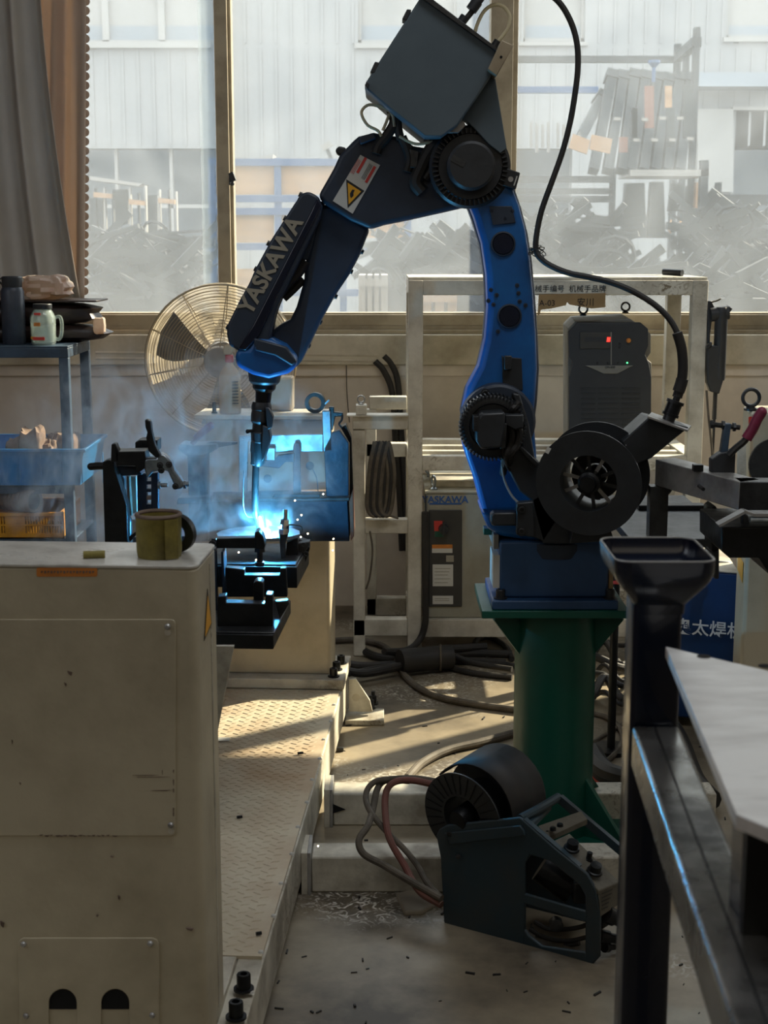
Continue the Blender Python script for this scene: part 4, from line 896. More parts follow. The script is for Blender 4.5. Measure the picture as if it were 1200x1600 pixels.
# workpiece: lens shaped plate
wp = [(338, 833), (345, 829), (368, 824), (400, 821), (430, 821), (455, 824), (468, 829), (469, 834), (452, 839), (425, 841), (380, 841), (341, 840)]
zwp = P(405, 838, 3.42).z
wpo = B(MB().prism([PZ(x, y, zwp) for x, y in wp], (0, 0, -.008)), 'welded_plate', zinc, bevel=.001)
tag(wpo, 'lens shaped steel plate being welded, glowing cyan at the arc', 'workpiece')
# far half of the fixture
far = T('fixture_beam', 'dark blue fixture beam with tall plates in front of the far cream post', 'fixture', P(440, 846, 4.02))
def bp(poly, Y0, Y1, m, name, bevel=0.002): return B(MB().px(poly, Y0, Y1), name, m, far, bevel=bevel)
bp([(325, 784), (543, 782), (546, 846), (325, 846)], 4.00, 4.16, fixb, 'beam')
bp([(546, 782), (551, 770), (553, 838), (548, 846)], 3.99, 4.14, wall_red, 'red_end_plate')
bp([(330, 772), (512, 768), (512, 776), (330, 782)], 4.16, 4.20, rust, 'base_rail')
bp([(326, 781), (546, 777), (546, 783), (326, 785)], 3.99, 4.02, steel_d, 'top_rail')
bp([(373, 681), (505, 678), (505, 706), (430, 707), (402, 690), (388, 690), (386, 782), (373, 782)], 4.08, 4.095, zinc, 'angle_plate')
bp([(503, 642), (516, 642), (519, 704), (505, 706)], 4.02, 4.06, zinc, 'corner_angle')
bp([(506, 700), (519, 676), (530, 672), (545, 692), (545, 782), (510, 782)], 4.02, 4.045, fixb, 'side_plate')
bp([(532, 668), (540, 664), (549, 684), (552, 772), (546, 780), (546, 692)], 4.06, 4.12, fixm, 'side_plate')
bp([(514, 636), (522, 636), (522, 644), (536, 645), (536, 651), (524, 651), (520, 672), (514, 672)], 4.03, 4.05, steel_d, 'hinge_bracket')
B(MB().tube([P(535, 648, 4.03), P(534, 656, 4.03), P(530, 662, 4.03), P(534, 668, 4.03)], .003, 8), 'hook', steel_d, far)
bp([(458, 698), (461, 692), (467, 692), (469, 698), (470, 782), (458, 782)], 4.05, 4.075, fixb, 'upright')
bp([(434, 712), (460, 708), (460, 722), (446, 722), (436, 732), (400, 728), (404, 718), (428, 720)], 4.04, 4.06, fixb, 'cross_lever')
bp([(416, 700), (430, 700), (430, 720), (416, 720)], 4.04, 4.07, zinc, 'lug')
B(MB().tube([P(489, 733, 4.1), P(495, 748, 4.1), P(497, 768, 4.1)], .0015, 6), 'thin_wire', zinc, far)
bp([(430, 772), (500, 772), (500, 778), (425, 778)], 3.985, 4.0, fixm, 'slot_bar')
for x, y in ((484, 728), (418, 748)): B(MB().ring(P(x, y, 4.25), (0, 1, 0), .0001, .012, .004, 16), 'post_hole', fixm, far)
mc = T('maroon_toggle_clamp', 'toggle clamp with maroon grip on a blue stand behind the torch', 'clamp', P(308, 840, 4.0))
def mp_(poly, Y0, Y1, m, name, par=mc, bevel=.002): return B(MB().px(poly, Y0, Y1), name, m, par, bevel=bevel)
mp_([(293, 706), (323, 704), (325, 846), (296, 846)], 3.96, 4.02, fixb, 'stand')
mp_([(278, 697), (283, 694), (300, 696), (338, 694), (340, 702), (318, 712), (292, 712), (280, 704)], 3.95, 4.03, fixm, 'head')
mp_([(320, 694), (330, 690), (371, 691), (371, 694), (338, 700)], 3.97, 3.99, steel_d, 'arm')
B(MB().tube([P(300, 694, 3.95), P(309, 683, 3.95), P(318, 673, 3.95)], .007, 10).tube([P(306, 685, 3.95), P(318, 674, 3.95), P(329, 665, 3.95)], .010, 12).ball(P(329, 665, 3.95), .0105, 12), 'grip', magenta, mc)
mp_([(278, 778), (330, 776), (330, 786), (276, 788)], 3.92, 4.0, steel_d, 'foot')
# left clamp stand
lc = T('clamp_stand', 'black slotted clamp stand rising behind the cream cabinet, lit cyan', 'clamp', P(205, 850, 3.30))
mp_([(160, 722), (168, 719), (178, 720), (180, 735), (193, 775), (198, 790), (200, 860), (164, 860)], 3.28, 3.32, fixm, 'left_plate', lc)
mp_([(179, 730), (184, 730), (195, 748), (196, 800), (204, 816), (204, 860), (198, 860), (194, 780), (182, 745)], 3.33, 3.36, zinc, 'rib', lc)
mp_([(174, 694), (180, 693), (185, 705), (185, 722), (173, 722)], 3.27, 3.30, fixm, 'ear', lc)
mp_([(180, 706), (226, 705), (228, 720), (226, 732), (214, 740), (212, 728), (182, 728)], 3.27, 3.33, fixm, 'cross_tube', lc)
mp_([(182, 728), (214, 729), (222, 742), (190, 744)], 3.30, 3.40, fixb, 'cross_web', lc)
mp_([(211, 691), (218, 688), (246, 688), (246, 706), (211, 706)], 3.36, 3.42, fixm, 'rear_block', lc)
B(MB().tube([P(142, 729, 3.29), P(152, 728, 3.29), P(165, 728, 3.29)], .0085, 12, False).ball(P(142, 729, 3.29), .0085, 12), 'grip', fixm, lc)
# slotted plate: strips round four holes
mp_([(214, 742), (229, 740), (229, 860), (216, 860)], 3.36, 3.38, fixb, 'slotted_plate', lc)
mp_([(236, 740), (247, 738), (248, 860), (236, 860)], 3.36, 3.38, fixb, 'slotted_plate', lc)
for y0, y1 in ((738, 746), (752, 757), (764, 769), (776, 781), (788, 860)): mp_([(229, y0), (236, y0), (236, y1), (229, y1)], 3.36, 3.38, rust if y0 > 770 and y0 < 785 else fixb, 'slotted_web', lc, 0)
mp_([(202, 744), (213, 744), (215, 802), (204, 802)], 3.40, 3.41, sticker_w, 'pale_plate', lc)
mp_([(195, 744), (202, 744), (206, 806), (198, 806)], 3.38, 3.40, rust, 'pale_edge', lc)
mp_([(206, 812), (213, 812), (214, 835), (207, 835)], 3.40, 3.41, sticker_w, 'pale_plate', lc)
mp_([(226, 656), (230, 655), (235, 659), (237, 676), (242, 696), (250, 712), (244, 716), (232, 705), (229, 690), (228, 684), (230, 676), (227, 668)], 3.26, 3.285, fixm, 'lever', lc, .003)
mp_([(224, 720), (230, 716), (244, 716), (250, 708), (258, 711), (268, 722), (272, 735), (282, 748), (287, 757), (284, 764), (275, 765), (268, 750), (262, 736), (250, 735), (238, 738), (230, 748), (226, 736)], 3.27, 3.30, zinc, 'linkage', lc, .004)
B(MB().cyl(P(249, 758, 3.28), P(262, 758, 3.28), .005, 10).cyl(P(247, 758, 3.28), P(251, 758, 3.28), .009, 12).cyl(P(284, 757, 3.28), P(296, 756, 3.28), .0055, 10).cyl(P(287, 757, 3.28), P(291, 757, 3.28), .010, 6), 'spindle', zinc, lc)
for x, y in ((250, 727), (264, 726), (274, 760), (252, 735)): bolt('rivet', P(x, y, 3.27), (0, -1, 0), .005, .005, steel_d, lc)
mp_([(200, 840), (216, 828), (218, 830), (204, 846)], 3.30, 3.31, fixm, 'wire_end', lc, 0)
# the arc
ap = P(416, 831, 3.43)
arcd = bpy.data.lights.new('welding_arc', 'POINT'); arcd.energy = 12; arcd.color = (0.08, 0.52, 1.0); arcd.shadow_soft_size = 0.006
arc = bpy.data.objects.new('welding_arc', arcd); COL.objects.link(arc); arc.location = ap + Vector((0.004, -.012, .018))
fl = B(MB().ball(ap, .010, 14, .8), 'arc_flash', arc_m, rob)
for i, (x, y) in enumerate(((505, 772), (461, 782), (471, 805), (465, 812), (481, 834), (470, 839), (521, 842), (373, 863), (400, 875), (382, 882), (520, 860), (351, 858), (497, 1322))):
    Y = 3.35 if i < 12 else 2.9
    o = B(MB().ball(P(x, y, Y), .0017, 6), 'spark', spark_m); tag(o, ['spark before the upper edge of the far beam', 'spark above the bolt clamp', 'upper of two sparks right of the bolt clamp', 'lower of two sparks right of the bolt clamp', 'largest spark, under the red beam end side', 'spark close to the right tip of the glowing plate', 'spark by the lower edge of the blue beam', 'spark below the clamp arm, leftmost in the fixture', 'spark just under the plunger', 'spark low on the upper slab', 'lowest spark in front of the cream post', 'faint spark next to the clamp link', 'lone spark far below near the floor beams'][i] + ', glowing orange white', 'spark', 'weld sparks')
# smoke
vm = bpy.data.materials.new('weld_smoke'); vm.use_nodes = True; nt = vm.node_tree; N = nt.nodes; L_ = nt.links; N.remove(N['Principled BSDF'])
pv = N.new('ShaderNodeVolumeScatter'); pv.inputs['Color'].default_value = (0.86, 0.93, 1.0, 1); pv.inputs['Anisotropy'].default_value = 0.25
tc = N.new('ShaderNodeTexCoord'); gr = N.new('ShaderNodeTexGradient'); gr.gradient_type = 'SPHERICAL'
mp1 = N.new('ShaderNodeMapping'); mp1.inputs['Location'].default_value = (-1, -1, -1); mp1.inputs['Scale'].default_value = (2, 2, 2)
L_.new(tc.outputs['Generated'], mp1.inputs[0]); L_.new(mp1.outputs[0], gr.inputs[0])
ns = N.new('ShaderNodeTexNoise'); ns.inputs['Scale'].default_value = 6.5; ns.inputs['Detail'].default_value = 5; ns.inputs['Distortion'].default_value = 2.2; ns.inputs['Roughness'].default_value = .6
mp2 = N.new('ShaderNodeMapping'); mp2.inputs['Scale'].default_value = (1.2, 1.0, 1.0); mp2.inputs['Rotation'].default_value = (0, .5, 0)
L_.new(tc.outputs['Object'], mp2.inputs[0]); L_.new(mp2.outputs[0], ns.inputs['Vector'])
rr1 = N.new('ShaderNodeMapRange'); rr1.inputs[1].default_value = .50; rr1.inputs[2].default_value = .64; rr1.inputs[3].default_value = 0.03; rr1.inputs[4].default_value = 1.0
L_.new(ns.outputs['Fac'], rr1.inputs[0])
mu1 = N.new('ShaderNodeMath'); mu1.operation = 'MULTIPLY'; L_.new(rr1.outputs[0], mu1.inputs[0]); L_.new(gr.outputs['Fac'], mu1.inputs[1])
mu2 = N.new('ShaderNodeMath'); mu2.operation = 'MULTIPLY'; mu2.inputs[1].default_value = 20; L_.new(mu1.outputs[0], mu2.inputs[0])
L_.new(mu2.outputs[0], pv.inputs['Density']); L_.new(pv.outputs[0], N['Material Output'].inputs['Volume'])
def puff(c, r, sq, sx):
    m = MB(); k = 10; n = 20
    m.lathe([(max(1e-6, r*math.sin(math.pi*i/k)), -r*sq*math.cos(math.pi*i/k)) for i in range(k+1)], (0, 0, 0), (0, 0, 1), n)
    m.v = [Vector((p.x*sx, p.y*0.8, p.z)) + Vector(c) for p in m.v]; return m
o = B(puff(P(408, 816, 3.45), .07, 1.0, 1.3), 'arc_smoke', vm, kind='stuff'); tag(o, 'dense glowing smoke right round the welding arc', 'smoke', kind='stuff')
o = B(puff(P(262, 730, 3.72), .35, 1.0, 1.35), 'smoke', vm, kind='stuff'); tag(o, 'thin blue-lit welding smoke drifting left from the arc', 'smoke', kind='stuff')
# ================================================================== BEHIND: RACK, CONTROLLER, POWER SOURCE, FAN, DESK, CURTAIN
YR = 5.10; YB = 5.55
rack = T('steel_rack', 'cream welded tube rack under the window holding controller and power source', 'rack', P(870, 1017, YR))
rack.location.z = 0
def xz(px, py, Y=YR): p = P(px, py, Y); return p.x, p.z
def rbx(x0, x1, y0, y1, Y0=YR, Y1=YR + .05, m=rackm, name='rail', bevel=.003, par=rack):
    a = P(x0, y1, Y0); b = P(x1, y0, Y0); return B(MB().box(a.x, b.x, Y0, Y1, a.z, b.z), name, m, par, bevel=bevel)
def pst(x0, x1, ytop, Y0=YR, w=None, par=rack, z0=0.0, zt=None):
    a = P(x0, ytop, Y0); b = P(x1, ytop, Y0); return B(MB().box(a.x, b.x, Y0, Y0 + (b.x - a.x), z0, zt if zt is not None else a.z), 'post', rackm, par, bevel=.003)
xA = P(638, 500, YR).x; xA2 = P(661, 500, YR).x; xB = P(1081, 500, YR).x; xB2 = P(1105, 500, YR).x
zT = P(870, 438, YR).z; zT2 = P(870, 460, YR).z; th = xA2 - xA
def bx(x0, x1, y0, y1, z0, z1, name='rail', m=rackm, par=rack, bv=.003): return B(MB().box(x0, x1, y0, y1, z0, z1), name, m, par, bevel=bv)
zM = P(870, 713, YR).z; zM2 = P(870, 736, YR).z; zL = P(870, 968, YR).z; zL2 = P(870, 996, YR).z
for (y0, nm) in ((YR, 'f'), (YB, 'b')):
    bx(xA, xA2, y0, y0 + th, 0, zT, 'post'); bx(xB, xB2, y0, y0 + th, 0, zT, 'post')
    bx(xA2, xB, y0, y0 + th, zT - th, zT); bx(xA2, xB, y0, y0 + th, zM - th, zM); bx(xA2, xB, y0, y0 + th, zL2, zL)
for z in (zT, zM, zL):
    for xx in (xA, xB): bx(xx, xx + th, YR + th, YB, z - th, z)
for yy in (YR + .16, YR + .30): bx(xA2, xB, yy, yy + th*.8, zM - th*.6, zM - .004, 'shelf_bar')
bx(xA, xB2, YR + .02, YB + .03, zT + .001, zT + .010, 'top_sheet', bv=.001)
# low annex of the rack on its left
pst(551, 570, 672, zt=P(551, 672, YR).z); zz = lambda py, Y=YR: P(600, py, Y).z
xC = P(551, 700, YR).x; xD = P(570, 700, YR).x
bx(xC, xA, YR - .005, YR + .05, zz(671), zz(650)); bx(xC - .02, xA, YR - .02, YR + .06, zz(650), zz(648), 'shelf_plate', bv=0)
bx(P(577, 630, YR+.3).x, xA, YR + .3, YR + .35, zz(640, YR+.3), zz(620, YR+.3))
bx(xD, xA, YR + .3, YR + .35, zz(714, YR+.3), zz(693, YR+.3)); bx(xD, xA, YR, YR + .05, zz(834), zz(812)); bx(xC, xA, YR, YR + .05, zz(994), zz(968))
bx(P(572, 700, YR+.3).x, P(588, 700, YR+.3).x, YR + .3, YR + .35, 0, zz(640, YR+.3), 'post')
bx(xD, xA, YR + .3, YR + .35, zz(962, YR+.3), zz(935, YR+.3))
bx(P(556, 640, YR).x, P(573, 640, YR).x, YR - .01, YR + .05, zz(648), zz(633), 'end_cap', bv=.002)
eyebolt('eyebolt', (P(564, 633, YR).x, YR + .02, zz(633)), .012, steel, rack)
# coiled cables hung on the annex
for i in range(5):
    x0 = 578 + i*5; o = B(MB().tube([P(x0 + 8, 690, YR - .03), P(x0, 730, YR - .04), P(x0 - 4, 790, YR - .03), P(x0 + 6, 806, YR - .03), P(x0 + 14, 790, YR - .02), P(x0 + 18, 740, YR - .03), P(x0 + 12, 700, YR - .03), P(x0 + 8, 690, YR - .03)], .008, 8), 'cable_coil', rubber if i % 2 else cabgrey)
    tag(o, ['leftmost grey', 'second black', 'middle grey', 'fourth black', 'rightmost grey'][i] + ' cable loop hung on the low rack rail', 'cable', 'cable loops on the rack')
o = B(MB().tube([P(586, 786, YR-.03), P(600, 802, YR-.03), P(622, 810, YR-.02)], .004, 6).tube([P(578, 830, YR - .03), P(582, 860, YR-.03), P(578, 900, YR-.03), P(572, 920, YR - .02)], .004, 6), 'loose_cable_end', cabgrey); tag(o, 'thin grey cable ends trailing below the hung coils', 'cable')
# label strip on the top rail
sg = T('paper_sign', 'torn brown paper sign taped on the rack top rail with Chinese lettering', 'sign', P(880, 485, YR - .006))
B(MB().px([(826, 441), (946, 441), (946, 459), (826, 459)], YR - .003, YR - .001), 'upper_strip', rackm, sg, smooth=False)
B(MB().px([(842, 460), (946, 458), (946, 480), (924, 482), (890, 476), (886, 472), (884, 477), (862, 482), (845, 484), (843, 492), (840, 492)], YR - .006, YR - .004), 'lower_strip', paper, sg, smooth=False)
UX, UZ = Vector((1, 0, 0)), Vector((0, 0, 1))
text('机械手编号', .0255, P(853, 452, YR - .004), UX, UZ, 'sign_lettering', ink, sg)
text('机械手品牌', .0255, P(918, 452, YR - .004), UX, UZ, 'sign_lettering', ink, sg)
text('A-03', .028, P(855, 474, YR - .007), UX, UZ, 'sign_lettering', ink, sg)
text('安川', .030, P(915, 473, YR - .007), UX, UZ, 'sign_lettering', ink, sg)
o = B(MB().cyl(P(1037, 426, 5.25) , P(1066, 428, 5.2), .012, 14), 'pipe_offcut', steel_d); o.location.z = zT + .011; tag(o, 'short pipe offcut lying on top of the rack', 'pipe')
# robot controller
YC = 5.12
ctl = T('robot_controller', 'grey robot controller cabinet with dark panel low in the rack', 'controller', (P(715, 968, YC).x, YC, zL))
def cb(poly, Y0, Y1, m, name, par=ctl, bevel=.002): return B(MB().px(poly, Y0, Y1), name, m, par, bevel=bevel)
a = P(665, 968, YC); b = P(800, 771, YC)
B(MB().box(a.x, b.x, YC, YC + .40, zL + .001, b.z), 'body', ctrl_grey, ctl, bevel=.004)
B(MB().box(a.x - .004, b.x, YC - .004, YC + .41, b.z, b.z + .006), 'lid', ctrl_grey, ctl, bevel=.001)
B(MB().box(a.x + .02, b.x - .02, YC + .1, YC + .38, b.z + .006, b.z + .03), 'lid_box', cream2, ctl, bevel=.002)
cb([(664, 772), (666, 772), (668, 940), (665, 940)], YC - .012, YC, black, 'door_seal')
cb(rr(670, 797, 722, 948, 2), YC - .006, YC, ctrl_dark, 'dark_panel')
text('YASKAWA', .034, P(695.5, 781, YC - .001), UX, UZ, 'maker_lettering', maker_blue, ctl, squash=1.0, offset=.0008)
cb([(671, 786), (721, 786), (721, 788.5), (671, 788.5)], YC - .0015, YC, maker_blue, 'blue_line', bevel=0)
cb([(678, 814), (694, 814), (694, 839), (679, 839)], YC - .008, YC - .006, sticker_r, 'switch_plate', bevel=0)
cb([(679, 830), (694, 830), (694, 839), (679, 839)], YC - .009, YC - .008, green, 'switch_plate_green', bevel=0)
B(MB().lathe([(.0001, -.03), (.016, -.028), (.018, 0)], P(693, 826, YC - .008), (0, 1, 0), 24), 'rotary_switch', black, ctl)
B(MB().bar(P(693, 815, YC - .04), P(693, 837, YC - .04), .008, .012, (0, 1, 0)), 'switch_grip', black, ctl)
cb([(675, 851), (707, 851), (707, 857), (675, 857)], YC - .008, YC - .006, sticker_o, 'warning_label', bevel=0)
cb([(675, 857), (707, 857), (707, 864), (675, 864)], YC - .008, YC - .006, sticker_w, 'warning_label', bevel=0)
cb([(697, 868), (709, 868), (709, 878), (697, 878)], YC - .008, YC - .006, logo_m, 'key_plate', bevel=0)
cb([(676, 882), (708, 882), (708, 916), (676, 916)], YC - .008, YC - .006, sticker_w, 'notice_label', bevel=0)
for y in (888, 893, 898, 904, 910): cb([(679, y), (704 - y % 4*2, y), (704 - y % 4*2, y + 1), (679, y + 1)], YC - .0085, YC - .008, ctrl_grey, 'text_line', bevel=0)
cb([(676, 931), (708, 931), (708, 944), (676, 944)], YC - .008, YC - .006, sticker_w, 'notice_label', bevel=0)
for y in (935, 938): cb([(679, y), (702, y), (702, y + 1), (679, y + 1)], YC - .0085, YC - .008, ctrl_grey, 'text_line', bevel=0)
eb = eyebolt('lifting_eye', (P(678, 766, YC).x, YC + .05, b.z + .006), .019, zinc, ctl, (1, .3, 0))
eyebolt('lifting_eye', (P(678, 766, YC).x, YC + .34, b.z + .006), .019, zinc, ctl)
o = B(MB().tube([P(664, 800, YC - .03), P(664, 870, YC - .03), P(665, 940, YC - .03), P(664, 975, YC - .03), P(655, 1000, YC - .04), P(635, 1016, YC - .1), P(600, 1018, YC - .2)], .012, 10), 'controller_cable', rubber); tag(o, 'black cable hanging down the left side of the grey controller', 'cable')
# power source
YQ = 5.13
ps = T('welding_power_source', 'dark welding power source with red digit display on the rack shelf', 'welding machine', (P(950, 713, YQ).x, YQ, zM))
def qb(poly, Y0, Y1, m, name, par=ps, bevel=.003): return B(MB().px(poly, Y0, Y1), name, m, par, bevel=bevel)
shell = [(881, 509), (893, 497), (984, 493), (1003, 505), (1017, 517), (1017, 546), (1010, 556), (1018, 562), (1018, 584), (1017, 712), (881, 712)]
B(MB().prism([P(x + (6 if x < 950 else 0), min(y + 5, 711), YQ + .03) for x, y in shell], (.028, .37, 0)), 'shell', psu2, ps, bevel=.003)
face = [(888, 518), (902, 504), (1001, 504), (1013, 514), (1013, 540), (1008, 554), (1014, 568), (1018, 590), (1017, 711), (889, 711), (889, 590), (895, 566), (889, 558)]
qb(face, YQ, YQ + .03, psu, 'front_panel')
qb([(906, 519), (954, 519), (954, 545), (906, 545)], YQ - .004, YQ, ctrl_dark, 'display_panel')
qb([(914, 571), (990, 571), (965, 584), (943, 584)], YQ - .004, YQ, psu2, 'badge')
text('CM-350', .011, P(953, 574, YQ - .005), UX, UZ, 'badge_lettering', ink, ps)
qb([(949, 527), (954, 527), (953, 534), (948, 534)], YQ - .006, YQ - .004, led_r, 'red_digit', bevel=0)
qb([(914, 527), (946, 527), (946, 534), (914, 534)], YQ - .005, YQ - .004, psu, 'display_window', bevel=0)
B(MB().lathe([(.0001, -.012), (.007, -.010), (.0085, 0)], P(982, 532, YQ), (0, 1, 0), 20), 'orange_knob', sticker_o, ps)
B(MB().ball(P(980, 567, YQ - .002), .0030, 8), 'green_lamp', led_g, ps)
for x, y in ((923, 542), (943, 542), (968, 537), (968, 543), (934, 567), (950, 567), (966, 567)): B(MB().ball(P(x, y, YQ - .001), .0035, 8), 'button', black, ps)
qb([(954, 519), (956, 519), (956, 570), (954, 570)], YQ - .0025, YQ, psu2, 'divider', bevel=0)
for r_ in range(12):
    y = 606 + r_*8
    for x0, x1 in ((908, 930), (935, 966), (971, 1000)): qb([(x0, y), (x1, y), (x1, y + 2.4), (x0, y + 2.4)], YQ - .003, YQ, black, 'louvre', bevel=0)
for x, y in ((880, 554), (882, 563), (886, 568), (887, 594), (879, 614), (880, 673)): pass
for x, Yy in ((911, YQ + .12), (977, YQ + .32)): p = P(x, 497, Yy); eyebolt('lifting_eye', (p.x, Yy, P(950, 494, YQ + .03).z - .003), .015, steel_d, ps)
# hand torch hanging at the rack's right side
ht = T('hanging_hand_torch', 'dark hand torch with cylinder body hanging on the rack right post', 'tool', P(1120, 620, YR))
def hb(poly, Y0, Y1, m, name, bevel=.004): return B(MB().px(poly, Y0, Y1), name, m, ht, bevel=bevel)
B(MB().lathe([(.02, 0), (.022, .01), (.022, .21), (.026, .22), (.026, .24), (.02, .25)], P(1123, 594, YR), (0, 0, 1), 20), 'barrel', psu, ht)
B(MB().cyl(P(1110, 492, YR), P(1138, 488, YR), .024, 18).cyl(P(1132, 490, YR), P(1140, 480, YR), .012, 12), 'cap', psu, ht)
hb([(1106, 470), (1112, 470), (1118, 482), (1114, 492), (1110, 520), (1107, 600), (1104, 600)], YR, YR + .03, black, 'bracket')
hb([(1105, 540), (1130, 540), (1130, 596), (1124, 616), (1110, 612), (1105, 598)], YR - .02, YR + .02, psu, 'grip_block')
hb([(1105, 540), (1113, 534), (1113, 542), (1105, 546)], YR - .03, YR, steel_d, 'lug')
B(MB().cyl(P(1118, 612, YR), P(1116, 655, YR), .008, 10).tube([P(1116, 655, YR), P(1114, 700, YR), P(1110, 760, YR)], .005, 8), 'hose', rubber, ht)
B(MB().tube([P(1104, 610, YR), P(1107, 650, YR - .01), P(1112, 700, YR - .01), P(1114, 740, YR - .01)], .004, 8).tube([P(1112, 472, YR), P(1120, 470, YR), P(1126, 467, YR)], .003, 6), 'lead', cabgrey, ht)
# fan
YFN = 5.25
fc = P(345, 563, YFN); fr_ = 117*YFN/F_PX
fan = T('pedestal_fan', 'large round workshop fan with wire guard and plastic wrap below the window', 'fan', (fc.x, YFN, 0))
for k_, (dy, full) in enumerate(((-.07, True), (.07, False))):
    g = MB()
    nr = 26 if full else 12
    for i in range(3, nr + 1):
        f = i/nr; g.torus((fc.x, YFN + dy*math.cos(f*1.45)*(.75 + .25), fc.z), (0, 1, 0), fr_*f, .0013 if i < nr else .004, 56, 5)
    for i in range(10):
        t = 2*math.pi*i/10 + .2
        g.tube([(fc.x + fr_*f*math.cos(t), YFN + dy*math.cos(f*1.45), fc.z + fr_*f*math.sin(t)) for f in (.12, .4, .7, 1.0)], .0017, 5, sub=3)
    B(g, 'wire_guard', fanwire, fan)
B(MB().lathe([(.0001, -.09), (.05, -.085), (.055, -.05), (.0001, -.045)], (fc.x, YFN, fc.z), (0, 1, 0), 28), 'guard_badge', fan_d, fan)
B(MB().lathe([(.0001, 0.04), (.06, .05), (.075, .09), (.07, .20), (.0001, .22)], (fc.x, YFN, fc.z), (0, 1, 0), 28), 'motor', fan_d, fan)
for i in range(3):
    m = MB(); t0 = R(150) + i*2*math.pi/3; pts = []
    for j in range(7):
        f = .18 + .70*j/6; t = t0 + .15*math.sin(f*3); w_ = .30*math.sin(f*2.4) + .12
        pts.append([(fc.x + fr_*f*math.cos(t + s*w_), YFN + s*.03, fc.z + fr_*f*math.sin(t + s*w_)) for s in (-1, 0, 1)])
    vs = [p for r_ in pts for p in r_]; fs = []
    for j in range(6):
        for s in range(2): fs.append((j*3+s, j*3+s+1, (j+1)*3+s+1, (j+1)*3+s))
    n_ = len(vs); vs2 = vs + [(p[0], p[1] + .003, p[2]) for p in vs]
    fs2 = fs + [tuple(n_ + q for q in reversed(f)) for f in fs]
    rim = [0, 3, 6, 9, 12, 15, 18, 19, 20, 17, 14, 11, 8, 5, 2, 1]
    fs2 += [(rim[q], rim[(q+1) % 16], rim[(q+1) % 16] + n_, rim[q] + n_) for q in range(16)]
    B(m.add(vs2, fs2), 'blade', fan_d, fan)
B(MB().cyl((fc.x, YFN + .14, .03), (fc.x, YFN + .14, fc.z), .018, 14).lathe([(.2, 0), (.2, .02), (.05, .05)], (fc.x, YFN + .14, 0), n=32), 'stand', fan_d, fan)
# plastic film wrapped round the fan's upper half: crumpled sheet
def cap_sheet(t0, t1, f0, f1, y, seed):
    rnd = random.Random(seed); nu, nv = 22, 8; vs = []; fs = []
    for i in range(nu + 1):
        for j in range(nv + 1):
            t = t0 + (t1 - t0)*i/nu; f = f0 + (f1 - f0)*j/nv
            vs.append((fc.x + fr_*f*math.cos(t), YFN + y + rnd.uniform(-.012, .012) + .03*f, fc.z + fr_*f*math.sin(t)))
    for i in range(nu):
        for j in range(nv): a_ = i*(nv+1)+j; fs.append((a_, a_+1, a_+nv+2, a_+nv+1))
    return MB().add(vs, fs)
B(cap_sheet(R(20), R(200), .25, 1.02, .03, 1), 'plastic_film', plastic, fan)
# spray bottle, bag, tape ring on the far post's top plate
tz = zpt + .0125
c = P(360, 648, 4.31); bt = T('spray_bottle', 'milky spray bottle standing on the far cream post', 'bottle', (c.x, 4.31, tz))
kb = 4.31/F_PX
B(MB().lathe([(.0001, 0), (16.5*kb, 0), (17*kb, .004), (17*kb, .105), (14*kb, .122), (6*kb, .142), (5*kb, .15)], (c.x, 4.31, tz), n=28), 'body', bottle_m, bt)
B(MB().lathe([(6.5*kb, .148), (7*kb, .15), (6.5*kb, .168), (5*kb, .17)], (c.x, 4.31, tz), n=20), 'collar', sticker_r, bt)
zt_ = tz + .17
B(MB().prism([(c.x - .015, 4.30, zt_), (c.x + .008, 4.30, zt_), (c.x + .012, 4.30, zt_ + .012), (c.x + .035, 4.30, zt_ + .016), (c.x + .035, 4.30, zt_ + .024), (c.x, 4.30, zt_ + .032), (c.x - .014, 4.30, zt_ + .026), (c.x - .018, 4.30, zt_ + .012)], (0, .018, 0)), 'trigger_head', bottle_m, bt, bevel=.003)
for i in range(8): B(MB().box(c.x + .010, c.x + .027, 4.31 - .0328, 4.31 - .0322 + .01, tz + .03 + i*.009, tz + .0315 + i*.009), 'scale_mark', ink, bt, smooth=False)
wb = T('wrapped_block', 'plastic-wrapped block behind the torch on the far post', 'package', (P(440, 640, 4.36).x, 4.40, tz))
a = P(420, 640, 4.36); b = P(456, 590, 4.36)
B(MB().box(a.x, b.x, 4.36, 4.44, tz, b.z - .003), 'block', cream2, wb, bevel=.004); B(MB().box(a.x - .003, b.x + .003, 4.357, 4.443, tz, b.z), 'film', plastic, wb, bevel=.006)
c = P(492, 646, 4.30); rg = B(MB().ring((c.x, 4.30, tz + .030), (.1, 1, 0), .019, .030, .022, 32), 'tape_ring', steel_d); rg.location.z = tz; tag(rg, 'dark ring roll standing on edge on the far post top', 'ring')
o = B(MB().bar(P(503, 636, 4.30), P(514, 625, 4.30), .004, .004), 'thin_rod', zinc); tag(o, 'thin bright rod poking up beside the ring roll', 'rod')
c = P(335, 648, 4.30); o = B(MB().lathe([(.009, 0), (.009, .004), (.006, .006), (.006, .03), (.004, .034), (.0001, .034)], (c.x, 4.30, tz), n=14), 'small_knob', steel_d); tag(o, 'small dark knob left of the spray bottle', 'knob')
